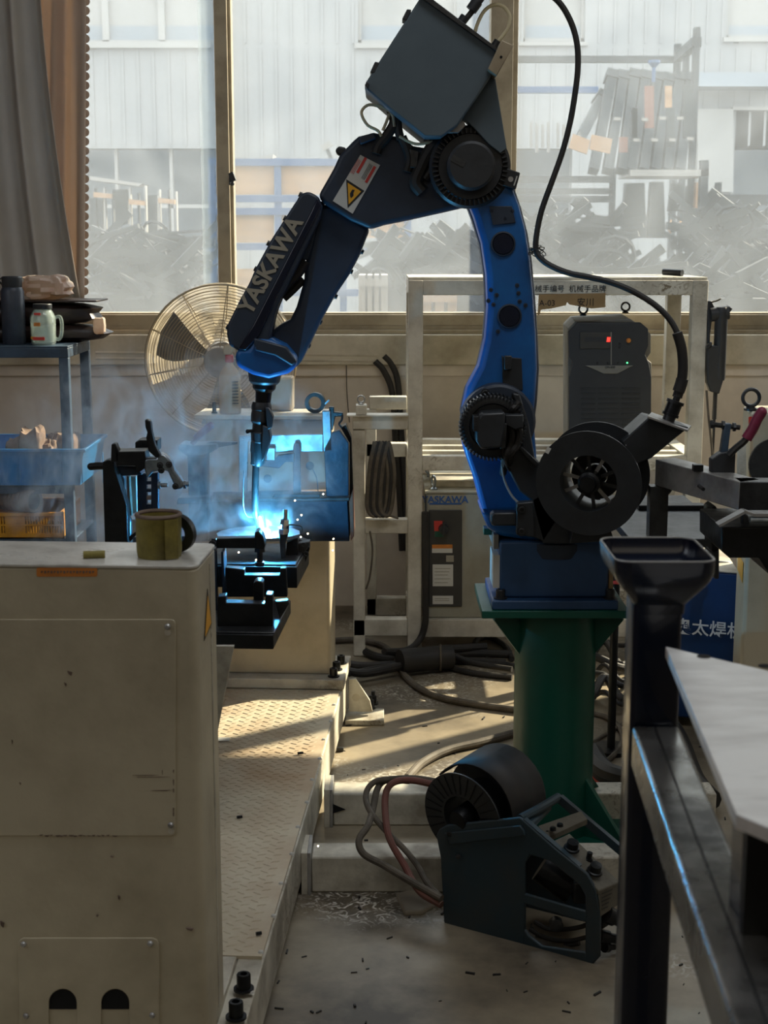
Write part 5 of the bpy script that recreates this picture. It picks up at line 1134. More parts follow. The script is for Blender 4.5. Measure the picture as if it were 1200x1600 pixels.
# desk
YD = 4.60; YD2 = 4.95
dk = T('steel_desk', 'grey blue steel tube desk at the left edge with a lower shelf', 'desk', (P(20, 700, YD).x, 4.78, 0))
dx1 = P(106, 545, YD).x; dz = P(100, 541, YD).z; dx0 = dx1 - .85; w = .03
def db(x0, x1, y0, y1, z0, z1, name, m=desk_m, bv=.002): return B(MB().box(x0, x1, y0, y1, z0, z1), name, m, dk, bevel=bv)
db(dx0, dx1, YD, YD2, dz - .006, dz, 'top', bv=.001)
for yy in (YD, YD2 - w): db(dx0, dx1, yy, yy + w, dz - .006 - w, dz - .006, 'rail')
for xx in (dx0, dx1 - w):
    db(xx, xx + w, YD + w, YD2 - w, dz - .006 - w, dz - .006, 'rail')
    for yy in (YD, YD2 - w): db(xx, xx + w, yy, yy + w, 0, dz - .006 - w, 'leg')
zs1 = P(60, 757, YD).z; zs2 = P(60, 842, YD).z
for z in (zs1, zs2):
    db(dx0 + .002, dx1 - .002, YD + .004, YD2 - .004, z - .006, z, 'shelf', bv=.001); db(dx0 + w, dx1 - w, YD, YD + w, z - .03, z - .007, 'shelf_rail')
# thermos, jar
c = P(23, 544, 4.70); kk = 4.7/F_PX
th_ = T('thermos', 'tall slate thermos bottle on the desk beside the glass jar', 'thermos', (c.x, 4.70, dz))
B(MB().lathe([(.0001, 0), (17*kk, 0), (18*kk, .003), (18*kk, .165), (16*kk, .175), (15*kk, .178)], (c.x, 4.70, dz), n=32), 'flask', slate, th_)
B(MB().lathe([(15*kk, .178), (15.5*kk, .18), (15.5*kk, .208), (14*kk, .212), (.0001, .213)], (c.x, 4.70, dz), n=32), 'lid', psu, th_)
B(MB().tube([(c.x - 15*kk, 4.70, dz + .185), (c.x - 18*kk, 4.69, dz + .20), (c.x - 15*kk, 4.70, dz + .207)], .0025, 6), 'lid_loop', psu, th_)
c = P(69, 547, 4.66); kk = 4.66/F_PX
jr = T('mug_jar', 'clear glass handled jar with black lid and coloured stickers on the desk', 'jar', (c.x, 4.66, dz))
B(MB().lathe([(.0001, .004), (17*kk, .004), (19*kk, .012), (19.5*kk, .09), (15*kk, .108), (13.5*kk, .112), (13.5*kk, .118), (12*kk, .118), (12*kk, .112), (13.5*kk, .106), (18*kk, .088), (17.5*kk, .014), (15*kk, .008), (.0001, .008)], (c.x, 4.66, dz - .003), n=32), 'glass', glassm, jr)
B(MB().lathe([(.0001, .012), (16.5*kk, .012), (17*kk, .02), (17*kk, .06), (.0001, .06)], (c.x, 4.66, dz - .003), n=28), 'water', glassm, jr)
B(MB().lathe([(14.5*kk, .112), (14.8*kk, .114), (14.8*kk, .126), (14*kk, .128), (.0001, .128)], (c.x, 4.66, dz), n=28), 'lid', black, jr)
B(MB().tube([(c.x + 18*kk, 4.66, dz + .085), (c.x + 26*kk, 4.66, dz + .088), (c.x + 29*kk, 4.66, dz + .07), (c.x + 28*kk, 4.66, dz + .035), (c.x + 24*kk, 4.66, dz + .018), (c.x + 18*kk, 4.66, dz + .02)], .0055, 10), 'handle', glassm, jr)
for dx, z, w_, h_, m in ((-4, .098, 10, .007, sticker_r), (-5, .066, 10, .011, sticker_o), (-3, .022, 18, .010, sticker_r), (-12, .024, 8, .008, led_g if False else yellow)):
    t = dx/20.0; yy = 4.66 - 19.8*kk*math.cos(t)
    B(MB().box(c.x + (dx - w_/2)*kk, c.x + (dx + w_/2)*kk, yy - .0012, yy, dz + z - h_/2, dz + z + h_/2), 'sticker', m, jr, smooth=False)
# folded dark clothing
def blob(x0, x1, y0, y1, z0, z1, seed, amp=.008, nu=26, nv=10):
    rnd = random.Random(seed); vs = []; fs = []; cx, cy, cz = (x0+x1)/2, (y0+y1)/2, (z0+z1)/2
    ph = [rnd.uniform(0, 6) for _ in range(6)]
    for i in range(nu):
        for j in range(nv + 1):
            t = 2*math.pi*i/nu; q = math.pi*j/nv - math.pi/2
            ce = lambda v, e: math.copysign(abs(v)**e, v)
            X_ = ce(math.cos(q), .45)*ce(math.cos(t), .45); Y_ = ce(math.cos(q), .45)*ce(math.sin(t), .45); Z_ = ce(math.sin(q), .7)
            n_ = 1 + amp*(math.sin(5*X_ + ph[0]) + math.sin(9*Z_ + 4*X_ + ph[1]) + math.sin(11*Y_ + ph[2]) + .7*math.sin(17*X_ + 9*Z_ + ph[3]))
            vs.append((cx + (x1-x0)/2*X_*n_, cy + (y1-y0)/2*Y_*n_, max(z0, cz + (z1-z0)/2*Z_*n_)))
    for i in range(nu):
        k_ = (i+1) % nu
        for j in range(nv): fs.append((i*(nv+1)+j, k_*(nv+1)+j, k_*(nv+1)+j+1, i*(nv+1)+j+1))
    return MB().add(vs, fs)
xa = P(-60, 500, 4.85).x
zc1 = P(60, 507, 4.82).z; zc2 = P(60, 472, 4.82).z
jk = B(blob(xa, P(166, 500, 4.85).x, 4.76, 4.94, dz, zc1, 3, .03), 'folded_jacket', leather); tag(jk, 'dark folded leather jacket at the bottom of the pile on the desk', 'jacket')
jk = B(blob(xa, P(155, 500, 4.85).x, 4.76, 4.94, zc1 + .001, zc2, 4, .03), 'folded_jacket', leather); tag(jk, 'dark folded jacket with a flap, second in the desk pile', 'jacket')
o = B(MB().box(xa, P(160, 468, 4.85).x, 4.75, 4.95, zc2 + .002, zc2 + .008), 'folder', leather, bevel=.002); tag(o, 'thin dark folder lying on top of the jackets', 'folder')
o = B(blob(P(36, 450, 4.85).x, P(107, 450, 4.85).x, 4.78, 4.92, zc2 + .009, P(60, 430, 4.85).z, 11, .07, 40, 16), 'plastic_bag', bagm); tag(o, 'crumpled pinkish plastic bag on top of the desk pile', 'bag')
o = B(blob(P(150, 512, 4.80).x, P(168, 512, 4.80).x, 4.74, 4.78, P(150, 522, 4.76).z, P(150, 496, 4.76).z, 12, .05), 'film_scrap', bagm); tag(o, 'small crumpled clear film at the desk pile right end', 'film')
# blue bin
bn = T('blue_bin', 'blue plastic bin full of gloves on the desk shelf', 'bin', (P(60, 750, 4.7).x, 4.7, zs1))
bz0 = zs1 + .001; bz1 = P(60, 700, 4.58).z
bx0, bx1 = P(-60, 700, 4.58).x, P(132, 700, 4.58).x + .0; by0, by1 = 4.56, 4.92
def bwall(q): return MB().hexa(q)
t_ = .02
B(MB().hexa([(bx0+t_, by0+t_, bz0), (bx1-t_, by0+t_, bz0), (bx1-t_, by0+t_+.004, bz0), (bx0+t_, by0+t_+.004, bz0), (bx0, by0, bz1), (bx1, by0, bz1), (bx1, by0+.004, bz1), (bx0, by0+.004, bz1)]), 'front_wall', binblue, bn)
B(MB().hexa([(bx0+t_, by1-t_-.004, bz0), (bx1-t_, by1-t_-.004, bz0), (bx1-t_, by1-t_, bz0), (bx0+t_, by1-t_, bz0), (bx0, by1-.004, bz1), (bx1, by1-.004, bz1), (bx1, by1, bz1), (bx0, by1, bz1)]), 'rear_wall', binblue, bn)
for s, xx in ((-1, bx0), (1, bx1)):
    q = t_*s
    B(MB().hexa([(xx-q-.002, by0+t_, bz0), (xx-q+.002, by0+t_, bz0), (xx-q+.002, by1-t_, bz0), (xx-q-.002, by1-t_, bz0), (xx-.002, by0, bz1), (xx+.002, by0, bz1), (xx+.002, by1, bz1), (xx-.002, by1, bz1)]), 'end_wall', binblue, bn)
B(MB().box(bx0+t_, bx1-t_, by0+t_, by1-t_, bz0, bz0+.004), 'bottom', binblue, bn)
B(MB().box(bx0-.008, bx1+.008, by0-.008, by0+.004, bz1-.01, bz1).box(bx0-.008, bx1+.008, by1-.004, by1+.008, bz1-.01, bz1).box(bx0-.008, bx0+.003, by0, by1, bz1-.01, bz1).box(bx1-.003, bx1+.008, by0, by1, bz1-.01, bz1), 'rim', binblue, bn, bevel=.002)
for i in range(7):
    x = bx0 + .05 + i*.065; B(MB().box(x, x+.004, by0 + .002, by0 + .014, bz0 + .01, bz1 - .012), 'rib', binblue, bn, bevel=.001)
for i, (x0, x1, y0, y1) in enumerate(((36, 70, 668, 700), (15, 45, 682, 704), (60, 95, 684, 704), (50, 76, 690, 706), (88, 122, 676, 700), (76, 100, 676, 694))):
    a = P(x0, y1, 4.66 + .03*i); b = P(x1, y0, 4.66 + .03*i)
    o = B(blob(a.x, b.x, 4.60 + .02*i, 4.70 + .03*i, bz0 + .006, b.z, 20+i, .07, 30, 12), 'work_glove', rag_m); tag(o, 'crumpled tan work glove ' + ['highest in the blue bin', 'at the left of the blue bin', 'right of centre in the blue bin', 'at the front middle of the blue bin', 'behind the desk leg in the blue bin', 'between centre and leg in the blue bin'][i], 'glove', 'gloves in the blue bin')
# pipe sleeve and crate on the lowest shelf
a = P(50, 782, 4.58); sl = T('corrugated_sleeve', 'grey corrugated pipe sleeve lying on the yellow crate', 'pipe', (a.x - .15, 4.7, P(50, 800, 4.60).z))
k6 = 4.6/F_PX
ax_ = Vector((-.9, .5, 0)).normalized(); st_ = P(53, 783, 4.60)
B(MB().lathe([(14*k6, 0), (18*k6, 0), (19*k6, .006), (18*k6, .02)] + [((19 if i % 2 else 17.3)*k6, .02 + .008*i) for i in range(1, 44)] + [(14*k6, .38)], st_, ax_, 32), 'sleeve', rust, sl)
B(MB().lathe([(13.9*k6, -.0004), (.0001, -.0003)], st_, ax_, 28), 'bore', dark, sl)
B(MB().torus(st_, ax_, 16.5*k6, .005, 32, 8), 'lip', rust, sl)
cr = T('yellow_crate', 'yellow slotted plastic crate under the desk shelf', 'crate', (P(20, 842, 4.7).x, 4.7, zs2))
cz1 = P(50, 801, 4.60).z; cx1 = P(97, 800, 4.6).x; cx0 = cx1 - .42; cz0 = zs2 + .001
B(MB().box(cx0, cx1, 4.60, 4.88, cz0, cz0 + .004), 'bottom', yellow, cr)
B(MB().box(cx0, cx1, 4.595, 4.612, cz1 - .012, cz1).box(cx0, cx1, 4.87, 4.885, cz1 - .012, cz1).box(cx0, cx0+.012, 4.6, 4.88, cz1 - .012, cz1).box(cx1-.012, cx1, 4.6, 4.88, cz1 - .012, cz1), 'rim', yellow, cr, bevel=.002)
B(MB().box(cx0, cx1, 4.60, 4.606, cz0, cz0 + .018).box(cx1 - .004, cx1, 4.606, 4.88, cz0, cz1 - .012).box(cx0, cx1, 4.875, 4.88, cz0, cz1-.012), 'side_wall', yellow, cr)
for i in range(42):
    x = cx1 - .008 - i*.0085
    if 12 < i < 20 or i > 30: w_ = .0086
    else: w_ = .0042
    B(MB().box(x - w_, x, 4.60, 4.606, cz0 + .018, cz1 - .012), 'slat', yellow, cr, smooth=False)
B(MB().box(cx0, cx1, 4.5985, 4.605, (cz0+cz1)/2 - .001, (cz0+cz1)/2 + .005), 'mid_bar', yellow, cr)
# curtain: two pleated widths, gathered to the left
def curtain(name, top, bot, y0, y1, Y, folds, amp, label, edge=None, seed=1):
    nu, nv = 120, 30; vs = []; fs = []; rnd = random.Random(seed); ph = rnd.uniform(0, 6)
    for j in range(nv + 1):
        v = j/nv; py = y0 + (y1 - y0)*v
        s_ = v**1.6; xl_ = top[0] + (bot[0] - top[0])*s_; xr_ = top[1] + (bot[1] - top[1])*s_
        for i in range(nu + 1):
            u = i/nu; px = xl_ + (xr_ - xl_)*u
            q = P(px, py, Y); dpt = amp*(math.sin(u*folds*2*math.pi + ph) + .35*math.sin(u*folds*4.3*math.pi + 1.3 + v))*(.6 + .4*v)
            e = 0
            vs.append((q.x, q.y + dpt, q.z))
    for j in range(nv):
        for i in range(nu): a_ = j*(nu+1)+i; fs.append((a_, a_+1, a_+nu+2, a_+nu+1))
    o = B(MB().add(vs, fs), name, curt, smooth=True, ang=180); 
    md = o.modifiers.new('solid', 'SOLIDIFY'); md.thickness = .0015
    return tag(o, label, 'curtain')
c1 = curtain('curtain', (-60, 136), (-60, 133), -120, 468, 5.62, 4, .022, 'brown curtain width with scalloped edge hanging against the window', seed=2)
curt_keep = curt; curt = curt2
c2 = curtain('curtain', (-90, 60), (-60, 128), -120, 466, 5.50, 3, .04, 'grey-brown curtain width swept across in front of the scalloped one', seed=5)
curt = curt_keep
# scallops along the free edge
sc_ = MB(); n = 0; y = -100
while y < 456:
    q = P(134 - 2*(y/468.0), y, 5.62); sc_.lathe([(.0155, -.001), (.0155, .001)], q, (0, 1, 0), 14); y += 14.6
B(sc_, 'scalloped_edge', curt, c1, smooth=False)
# ================================================================== RIGHT SIDE AND FOREGROUND
# second positioner at the right: post, fixture, tubes
rp2 = T('right_positioner_post', 'cream machine post with eyebolt at the right edge', 'machine post', (P(1200, 900, 4.2).x, 4.3, 0))
qx = P(1168, 800, 4.2).x; qz = P(1180, 645, 4.2).z; sx_ = P(1154, 800, 4.4).x - qx
B(MB().prism([(qx, 4.2, .02), (qx + .45, 4.19, .02), (qx + .45 + sx_, 4.39, .02), (qx + sx_, 4.4, .02)], (0, 0, qz - .02)), 'body', cream, rp2, bevel=.008)
B(MB().box(qx - .01, qx + .5, 4.15, 4.45, 0, .02), 'base_plate', cream2, rp2, bevel=.002)
eyebolt('lifting_eye', (P(1181, 640, 4.2).x, 4.26, qz), .024, steel_d, rp2)
B(MB().px(rr(1170, 651, 1178, 680, 2), 4.190, 4.194), 'red_sticker', sticker_r, rp2)
B(MB().ring((P(1210, 725, 4.2).x, 4.19, P(1210, 725, 4.2).z), (0, 1, 0), .0001, .075, .012, 40), 'flange_disc', steel_d, rp2)
B(MB().px([(1153, 700), (1166, 690), (1166, 750), (1153, 750)], 4.185, 4.1995), 'seam_cover', cream2, rp2, bevel=.001)
cb2 = T('right_drive_cabinet', 'lower cream cabinet with yellow sticker below the black right fixture', 'machine cabinet', (P(1190, 1000, 3.9).x, 3.95, 0))
qx = P(1161, 950, 3.85).x; sx_ = P(1148, 950, 4.05).x - qx; zq = P(1180, 866, 3.85).z
B(MB().prism([(qx, 3.85, 0), (qx + .4, 3.84, 0), (qx + .4 + sx_, 4.04, 0), (qx + sx_, 4.05, 0)], (0, 0, zq)), 'body', cream, cb2, bevel=.012)
B(MB().prism([(qx + sx_*f - .0012, 3.85 + .2*f, z_) for f, z_ in ((.15, zq - .03), (.8, zq - .03), (.8, zq - .075), (.15, zq - .085))], (-.0008, 0, 0)), 'yellow_sticker', sticker_y, cb2, smooth=False)
# galvanised tube frame in front of them
tf = T('galvanised_tube_frame', 'grey galvanised square tube frame running behind the wire spool to the right', 'frame', P(1150, 800, 2.9))
a = P(1155, 713 + 42, 2.92); b = P(1015, 716, 3.32); h_ = .058
ztb = a.z
b = PZ(1024, 718, ztb); a = PZ(1156, 753, ztb)
B(MB().prism([(a.x, a.y, ztb), (b.x, b.y, ztb), (b.x + .05, b.y + .03, ztb), (a.x + .05, a.y + .03, ztb)], (0, 0, -h_)), 'long_tube', steel, tf, bevel=.002)
B(MB().box(a.x, a.x + .5, a.y, a.y + .055, ztb - h_, ztb), 'end_tube', steel_d, tf, bevel=.002)
for x, y in ((1097, 763), (1136, 772)): 
    p = P(x, y, 3.0); B(MB().cyl(p + Vector((0, -.012, 0)), p + Vector((0, .03, 0)), .004, 10), 'tube_hole', dark, tf)
p = PZ(1090, 737, ztb); B(MB().box(p.x - .008, p.x + .012, p.y, p.y + .02, ztb, ztb + .014), 'stud', fixm, tf)
B(MB().box(a.x + .40, a.x + .44, a.y + .01, a.y + .05, 0, ztb - h_), 'leg', steel_d, tf)
B(MB().box(b.x - .012, b.x + .028, b.y - .02, b.y + .02, 0, ztb - h_), 'leg', steel_d, tf)
# red-handled clamp on it
tc_ = T('toggle_clamp', 'toggle clamp with dark red lever standing on the right fixture', 'clamp', P(1145, 740, 3.1))
def tb(poly, Y0, Y1, m, name, par=tc_, bevel=.002): return B(MB().px(poly, Y0, Y1), name, m, par, bevel=bevel)
tb([(1112, 718), (1126, 708), (1136, 706), (1150, 702), (1148, 745), (1112, 745)], 3.06, 3.09, psu, 'base_block')
tb([(1133, 662), (1143, 662), (1137, 712), (1126, 708)], 3.07, 3.09, desk_m, 'upright')
B(MB().cyl(P(1112, 663, 3.08), P(1156, 668, 3.08), .0055, 10).cyl(P(1110, 663, 3.08), P(1115, 663, 3.08), .009, 8).cyl(P(1128, 664, 3.08), P(1132, 664, 3.08), .010, 6).cyl(P(1145, 667, 3.08), P(1149, 667, 3.08), .010, 6), 'spindle', steel_d, tc_)
B(MB().tube([P(1138, 712, 3.05), P(1150, 700, 3.05), P(1162, 690, 3.05), P(1170, 680, 3.05)], .0075, 10), 'lever', steel_d, tc_)
B(MB().tube([P(1166, 686, 3.05), P(1176, 670, 3.05), P(1183, 655, 3.05), P(1190, 644, 3.05)], .0115, 12).ball(P(1190, 644, 3.05), .0115, 12), 'grip', magenta, tc_)
# black fixture and table surface
rf = T('right_fixture_table', 'dark dusty fixture table with stop bars beyond the flared post', 'table', P(1070, 850, 3.4))
zt2 = P(1060, 842, 3.22).z
B(MB().box(P(985, 842, 3.22).x, P(1150, 842, 3.22).x, 3.22, 3.80, zt2 - .02, zt2), 'table_plate', steel_d, rf, bevel=.002)
p = PZ(1072, 795, zt2); B(MB().box(p.x - .12, p.x + .045, p.y - .02, p.y + .02, zt2 + .0005, zt2 + .012), 'stop_bar', fixm, rf, bevel=.002)
B(MB().box(P(995, 900, 3.7).x, P(1045, 900, 3.7).x, 3.6, 3.7, 0, zt2 - .02), 'pedestal', fixm, rf)
rx = T('black_clamp_block', 'black clamp block with folded steel strap at the right edge', 'fixture', P(1160, 880, 2.85))
def xb(poly, Y0, Y1, m, name, bevel=.003): return B(MB().px(poly, Y0, Y1), name, m, rx, bevel=bevel)
xb([(1128, 824), (1260, 822), (1260, 900), (1204, 900), (1186, 872), (1140, 872), (1128, 862)], 2.84, 3.05, fixm, 'block')
xb([(1110, 796), (1118, 790), (1124, 800), (1124, 875), (1112, 870)], 3.05, 3.12, fixm, 'upright')
B(MB().bar(P(1121, 820, 2.84), P(1162, 798, 2.84), .03, .005).bar(P(1162, 798, 2.84), P(1176, 803, 2.84), .03, .005).bar(P(1175, 803, 2.84), P(1230, 803, 2.84), .03, .006), 'strap', steel, rx)
xb([(1160, 800), (1170, 806), (1172, 820), (1160, 822)], 2.87, 2.89, steel_d, 'strap_web')
B(MB().cyl(P(1172, 812, 2.83), P(1215, 812, 2.83), .006, 10), 'strap_rod', zinc, rx)
xb([(1112, 862), (1124, 862), (1124, 905), (1116, 905)], 3.04, 3.10, psu, 'lower_lug')
B(MB().tube([P(1028, 748, 3.25), P(1040, 752, 3.25), P(1044, 762, 3.25), P(1036, 770, 3.25), P(1024, 772, 3.25)], .010, 10), 'hose_loop', rubber, rx)
# blue welder on the floor
wl = T('blue_welder', 'blue welding machine with white Chinese lettering standing behind the dark post', 'welding machine', (P(1100, 950, 4.3).x, 4.4, 0))
za = P(1100, 892, 4.3).z; xa_ = P(1040, 900, 4.3).x; xb_ = P(1150, 900, 4.3).x
B(MB().prism([(xa_, 4.34, .03), (xb_, 4.26, .03), (xb_ + .03, 4.60, .03), (xa_ + .03, 4.68, .03)], (0, 0, za - .03)), 'shell', bluebox, wl, bevel=.006)
B(MB().prism([(xa_ - .002, 4.338, za), (xb_, 4.258, za), (xb_ + .03, 4.60, za), (xa_ + .03, 4.68, za)], (0, 0, .004)), 'lit_top', cream2, wl, bevel=.001)  # pale sheet on the blue shell; the lit top is put into its colour
uu = Vector((xb_ - xa_, -.08, 0)).normalized()
text('奥太焊机', .052, P(1108, 984, 4.276), uu, Vector((0, 0, 1)), 'side_lettering', char_m, wl, offset=.0006)
for i in range(2): B(MB().cyl((xa_ + .08 + i*.12, 4.45, .03), (xa_ + .08 + i*.12, 4.48, .03), .03, 16), 'castor', black, wl)
B(MB().tube([P(1112, 886, 4.4), P(1118, 878, 4.4), P(1140, 880, 4.4), P(1146, 886, 4.4)], .004, 8), 'handle', steel, wl)
# red gas part seen behind the robot base
o = T('red_regulator', 'small red part on a dark stand behind the robot base', 'regulator', P(965, 950, 4.1))
B(MB().lathe([(.012, 0), (.02, .004), (.02, .03), (.008, .04)], P(962, 912, 4.1), (0, 0, 1), 16), 'red_body', sticker_r, o)
B(MB().cyl((P(962, 912, 4.1).x, 4.1, 0), P(962, 912, 4.1), .012, 12).lathe([(.06, 0), (.06, .012)], (P(962, 912, 4.1).x, 4.1, 0), n=20), 'stand', fixm, o)
# the dark flared post and its beam, nearest the camera
fpst = T('flared_table_post', 'dark navy square post with flared open cup in the right foreground', 'post', (P(1022, 1500, 1.64).x, 1.64, 0))
Yp = 1.60; xl_ = P(984, 1150, Yp).x; xr_ = P(1060, 1150, Yp).x; wp_ = xr_ - xl_
cz = P(1025, 870, Yp).z; cxx = (xl_ + xr_)/2; yc = Yp + wp_/2
def sq(hx, hy, r, cx, cy, z, n=5):
    out = []
    for sx, sy, a0 in ((1, -1, -90), (1, 1, 0), (-1, 1, 90), (-1, -1, 180)):
        for i in range(n + 1): t = R(a0 + 90*i/n); out.append(Vector((cx + sx*(hx - r) + r*math.cos(t), cy + sy*(hy - r) + r*math.sin(t), z)))
    return out
def loft(secs, cap0=True, cap1=True):
    n = len(secs[0]); vs = [p for s in secs for p in s]; fs = []
    for i in range(len(secs) - 1):
        for k_ in range(n): l = (k_+1) % n; fs.append((i*n+k_, i*n+l, (i+1)*n+l, (i+1)*n+k_))
    if cap0: fs.append(tuple(range(n-1, -1, -1)))
    if cap1: fs.append(tuple((len(secs)-1)*n+k_ for k_ in range(n)))
    return MB().add(vs, fs)
hw = wp_/2
B(loft([sq(hw, hw, .006, cxx, yc, 0), sq(hw, hw, .006, cxx, yc, cz - .055)]), 'shaft', navy, fpst)
secs = []
for f, z in ((1.0, -.066), (1.04, -.055), (1.25, -.045), (1.6, -.034), (1.88, -.024), (2.0, -.014), (2.03, 0)):
    secs.append(sq(hw*f, hw*(f*1.25 if f > 1.1 else f), .006 + .012*(f - 1), cxx + .002, yc + .01*(f - 1), cz + z))
outn = len(secs)
for f, z in ((1.93, 0), (1.90, -.014), (1.7, -.026), (1.3, -.034)): secs.append(sq(hw*f, hw*f*1.25, .014, cxx + .002, yc + .01, cz + z))
B(loft(secs), 'flared_cup', navy, fpst)
rimm = [p + Vector((0, 0, .0006)) for p in sq(hw*1.98, hw*1.98*1.25, .018, cxx + .002, yc + .01, cz)]
B(MB().tube(rimm + rimm[:1], .0012, 6, False), 'worn_rim', steel, fpst)
zb = PZ(1025, 1130, P(1025, 1132, Yp).z).z
tb_ = T('table_beam', 'dark primed square tube beam running from the flared post towards the camera', 'beam', (.30, 1.2, zb - .05))
F2 = Matrix.Translation((xl_, Yp, 0)) @ Matrix.Rotation(-R(3.3), 4, 'Z')
bw = wp_*1.0
B(MB(F2).prism([(x + bw/2, y, zb - .05) for x, y in ((-bw/2 + .002, -1.3), (bw/2, -1.3), (bw/2, -.002), (-bw/2 + .002, -.002))], (0, 0, .05)), 'tube', tubem, tb_, bevel=.005, seg=3)
B(MB(F2).box(bw*.46, bw*.50, -1.2, -.01, zb, zb + .0008), 'weld_seam', steel_d, tb_)
# steel sheet on the table, right edge
zpl = 1.02
cn = [PZ(1040, 1010, zpl), PZ(1205, 1049, zpl)]
e = (cn[1] - cn[0]); far_r = cn[0] + e*2.6
nr = PZ(1150, 1272, zpl); nr2 = PZ(1290, 1330, zpl)
shp = [cn[0], far_r, Vector((far_r.x + .1, far_r.y - .4, zpl)), nr2, nr]
sh = T('steel_sheet', 'bright cut steel sheet lying on supports at the right edge', 'sheet', (nr.x + .1, nr.y + .2, zpl - .008))
B(MB().prism(shp, (0, 0, -.012)), 'sheet', plate_m, sh, bevel=.0008)
for x, y in ((1100, 1026), (1196, 1041)):
    p = PZ(x, y, zpl); B(MB().lathe([(.0001, .0006), (.0075, .0006), (.0075, 0)], p, (0, 0, 1), 16), 'hole', dark, sh)
sup = T('sheet_support', 'dark folded support under the bright steel sheet', 'support', (nr.x + .06, nr.y + .15, 0))
B(MB().box(nr.x + .012, nr.x + .05, nr.y + .02, nr.y + .06, .8, zpl - .0125), 'web', navy, sup, bevel=.002)
B(MB().box(nr.x + .012, nr.x + .25, nr.y + .01, nr.y + .018, .86, zpl - .0125), 'front_plate', fixm, sup, bevel=.001)
B(MB().box(nr.x + .07, nr.x + .12, nr.y + .1, nr.y + .15, 0, .72), 'leg', navy, sup, bevel=.002)
# ------------------------------------------------------------------ wire feeder lying on the floor
wf = T('floor_wire_feeder', 'dark dusty wire feeder with open spool lying on the floor by the pedestal', 'wire feeder', PZ(820, 1490, 0))
def W3(x, y, dy=0.0): Yq = 3.00 - .20*(x - 690)/250.0 + dy; return P(x, y, Yq)
def fpx(poly, d0, th, m, name, bevel=.003, par=wf): return B(MB().prism([W3(x, y, d0) for x, y in poly], Vector((0.55, .84, 0)).normalized()*th), name, m, par, bevel=bevel)
teal = mat('feeder_teal_black', C(38, 58, 68), .5, dirt=C(70, 64, 54), amt=.45, scale=7, bump=.1)
dusty = mat('feeder_dusty_face', C(92, 88, 76), .6, dirt=C(50, 46, 40), amt=.6, scale=14, bump=.15)
side = [(681, 1305), (686, 1296), (698, 1289), (812, 1277), (870, 1328), (918, 1366), (932, 1392), (938, 1430), (937, 1495), (925, 1508), (900, 1512), (842, 1498), (822, 1482), (735, 1466), (700, 1454), (693, 1440), (688, 1340)]
# side panel made of strips round its two openings
fpx([(681, 1305), (686, 1296), (698, 1289), (812, 1277), (830, 1294), (826, 1334), (820, 1350), (820, 1482), (735, 1466), (700, 1454), (693, 1440), (688, 1340)], 0, .008, teal, 'side_panel')
fpx([(812, 1277), (870, 1328), (918, 1366), (932, 1392), (938, 1430), (937, 1495), (925, 1508), (914, 1508), (914, 1400), (904, 1382), (860, 1346), (828, 1336), (820, 1350)], 0, .008, teal, 'side_panel')
fpx([(818, 1396), (916, 1424), (916, 1442), (818, 1412)], 0, .008, teal, 'side_bar')
fpx([(818, 1450), (826, 1462), (846, 1478), (916, 1488), (920, 1512), (900, 1514), (842, 1500), (818, 1484)], 0, .008, teal, 'side_panel')
fpx([(694, 1302), (812, 1290), (818, 1298), (820, 1306), (702, 1320)], -.006, .006, teal, 'pressed_rib', .002)
for x, y in ((702, 1303), (716, 1338)): B(MB().lathe([(.006, 0), (.005, .004), (.0001, .005)], W3(x, y, -.006), (0, -1, 0), 12), 'screw', steel_d, wf)
# bottom tray, rear panel and inner parts
q = Vector((0.55, .84, 0)).normalized()
B(MB().prism([W3(700, 1452), W3(735, 1466), W3(822, 1482), W3(842, 1498), W3(920, 1510), W3(920, 1516), W3(838, 1506), W3(700, 1458)], q*.20), 'bottom_tray', teal, wf)
fpx([(812, 1277), (872, 1330), (930, 1386), (938, 1430), (937, 1500), (842, 1498), (820, 1482), (700, 1450), (698, 1400), (820, 1330)], .18, .006, teal, 'rear_panel')
B(MB().tube([W3(828, 1290, .02), W3(842, 1276, .10), W3(856, 1262, .20)], .009, 10).tube([W3(812, 1280, .01), W3(845, 1262, .10), W3(872, 1246, .20)], .010, 10), 'handle', teal, wf)
B(MB().bar(W3(874, 1247, .20), W3(990, 1345, .20), .012, .018), 'top_rail', teal, wf)
B(MB().bar(W3(818, 1282, .01), W3(905, 1356, .01), .014, .014), 'top_rail', teal, wf)
B(MB().prism([W3(841, 1290, .06), W3(908, 1267, .17), W3(918, 1280, .17), W3(852, 1310, .05)], (0, 0, -.012)), 'knob_plate', dusty, wf, bevel=.001)
for x, y in ((853, 1301), (864, 1297), (875, 1291)): B(MB().lathe([(.0001, .007), (.006, .006), (.007, 0)], W3(x, y, .07), (0, 0, 1), 14), 'plug', fixm, wf)
B(MB().prism([W3(864, 1314, .02), W3(890, 1302, .08), W3(968, 1378, .08), W3(936, 1392, .0)], (0, 0, -.012)), 'control_panel', dusty, wf, bevel=.002)
B(MB().prism([W3(935, 1392, .0), W3(967, 1378, .08), W3(968, 1412, .08), W3(938, 1432, .0)], (.003, .003, 0)), 'label_face', dusty, wf, bevel=.001)
for i in range(5): 
    t = i*.16; a = W3(938, 1398 + i*6, -.003); b = W3(964, 1386 + i*6, .074); B(MB().bar(a.lerp(b, .1), a.lerp(b, .85), .0005, .0022), 'label_line', ink, wf)
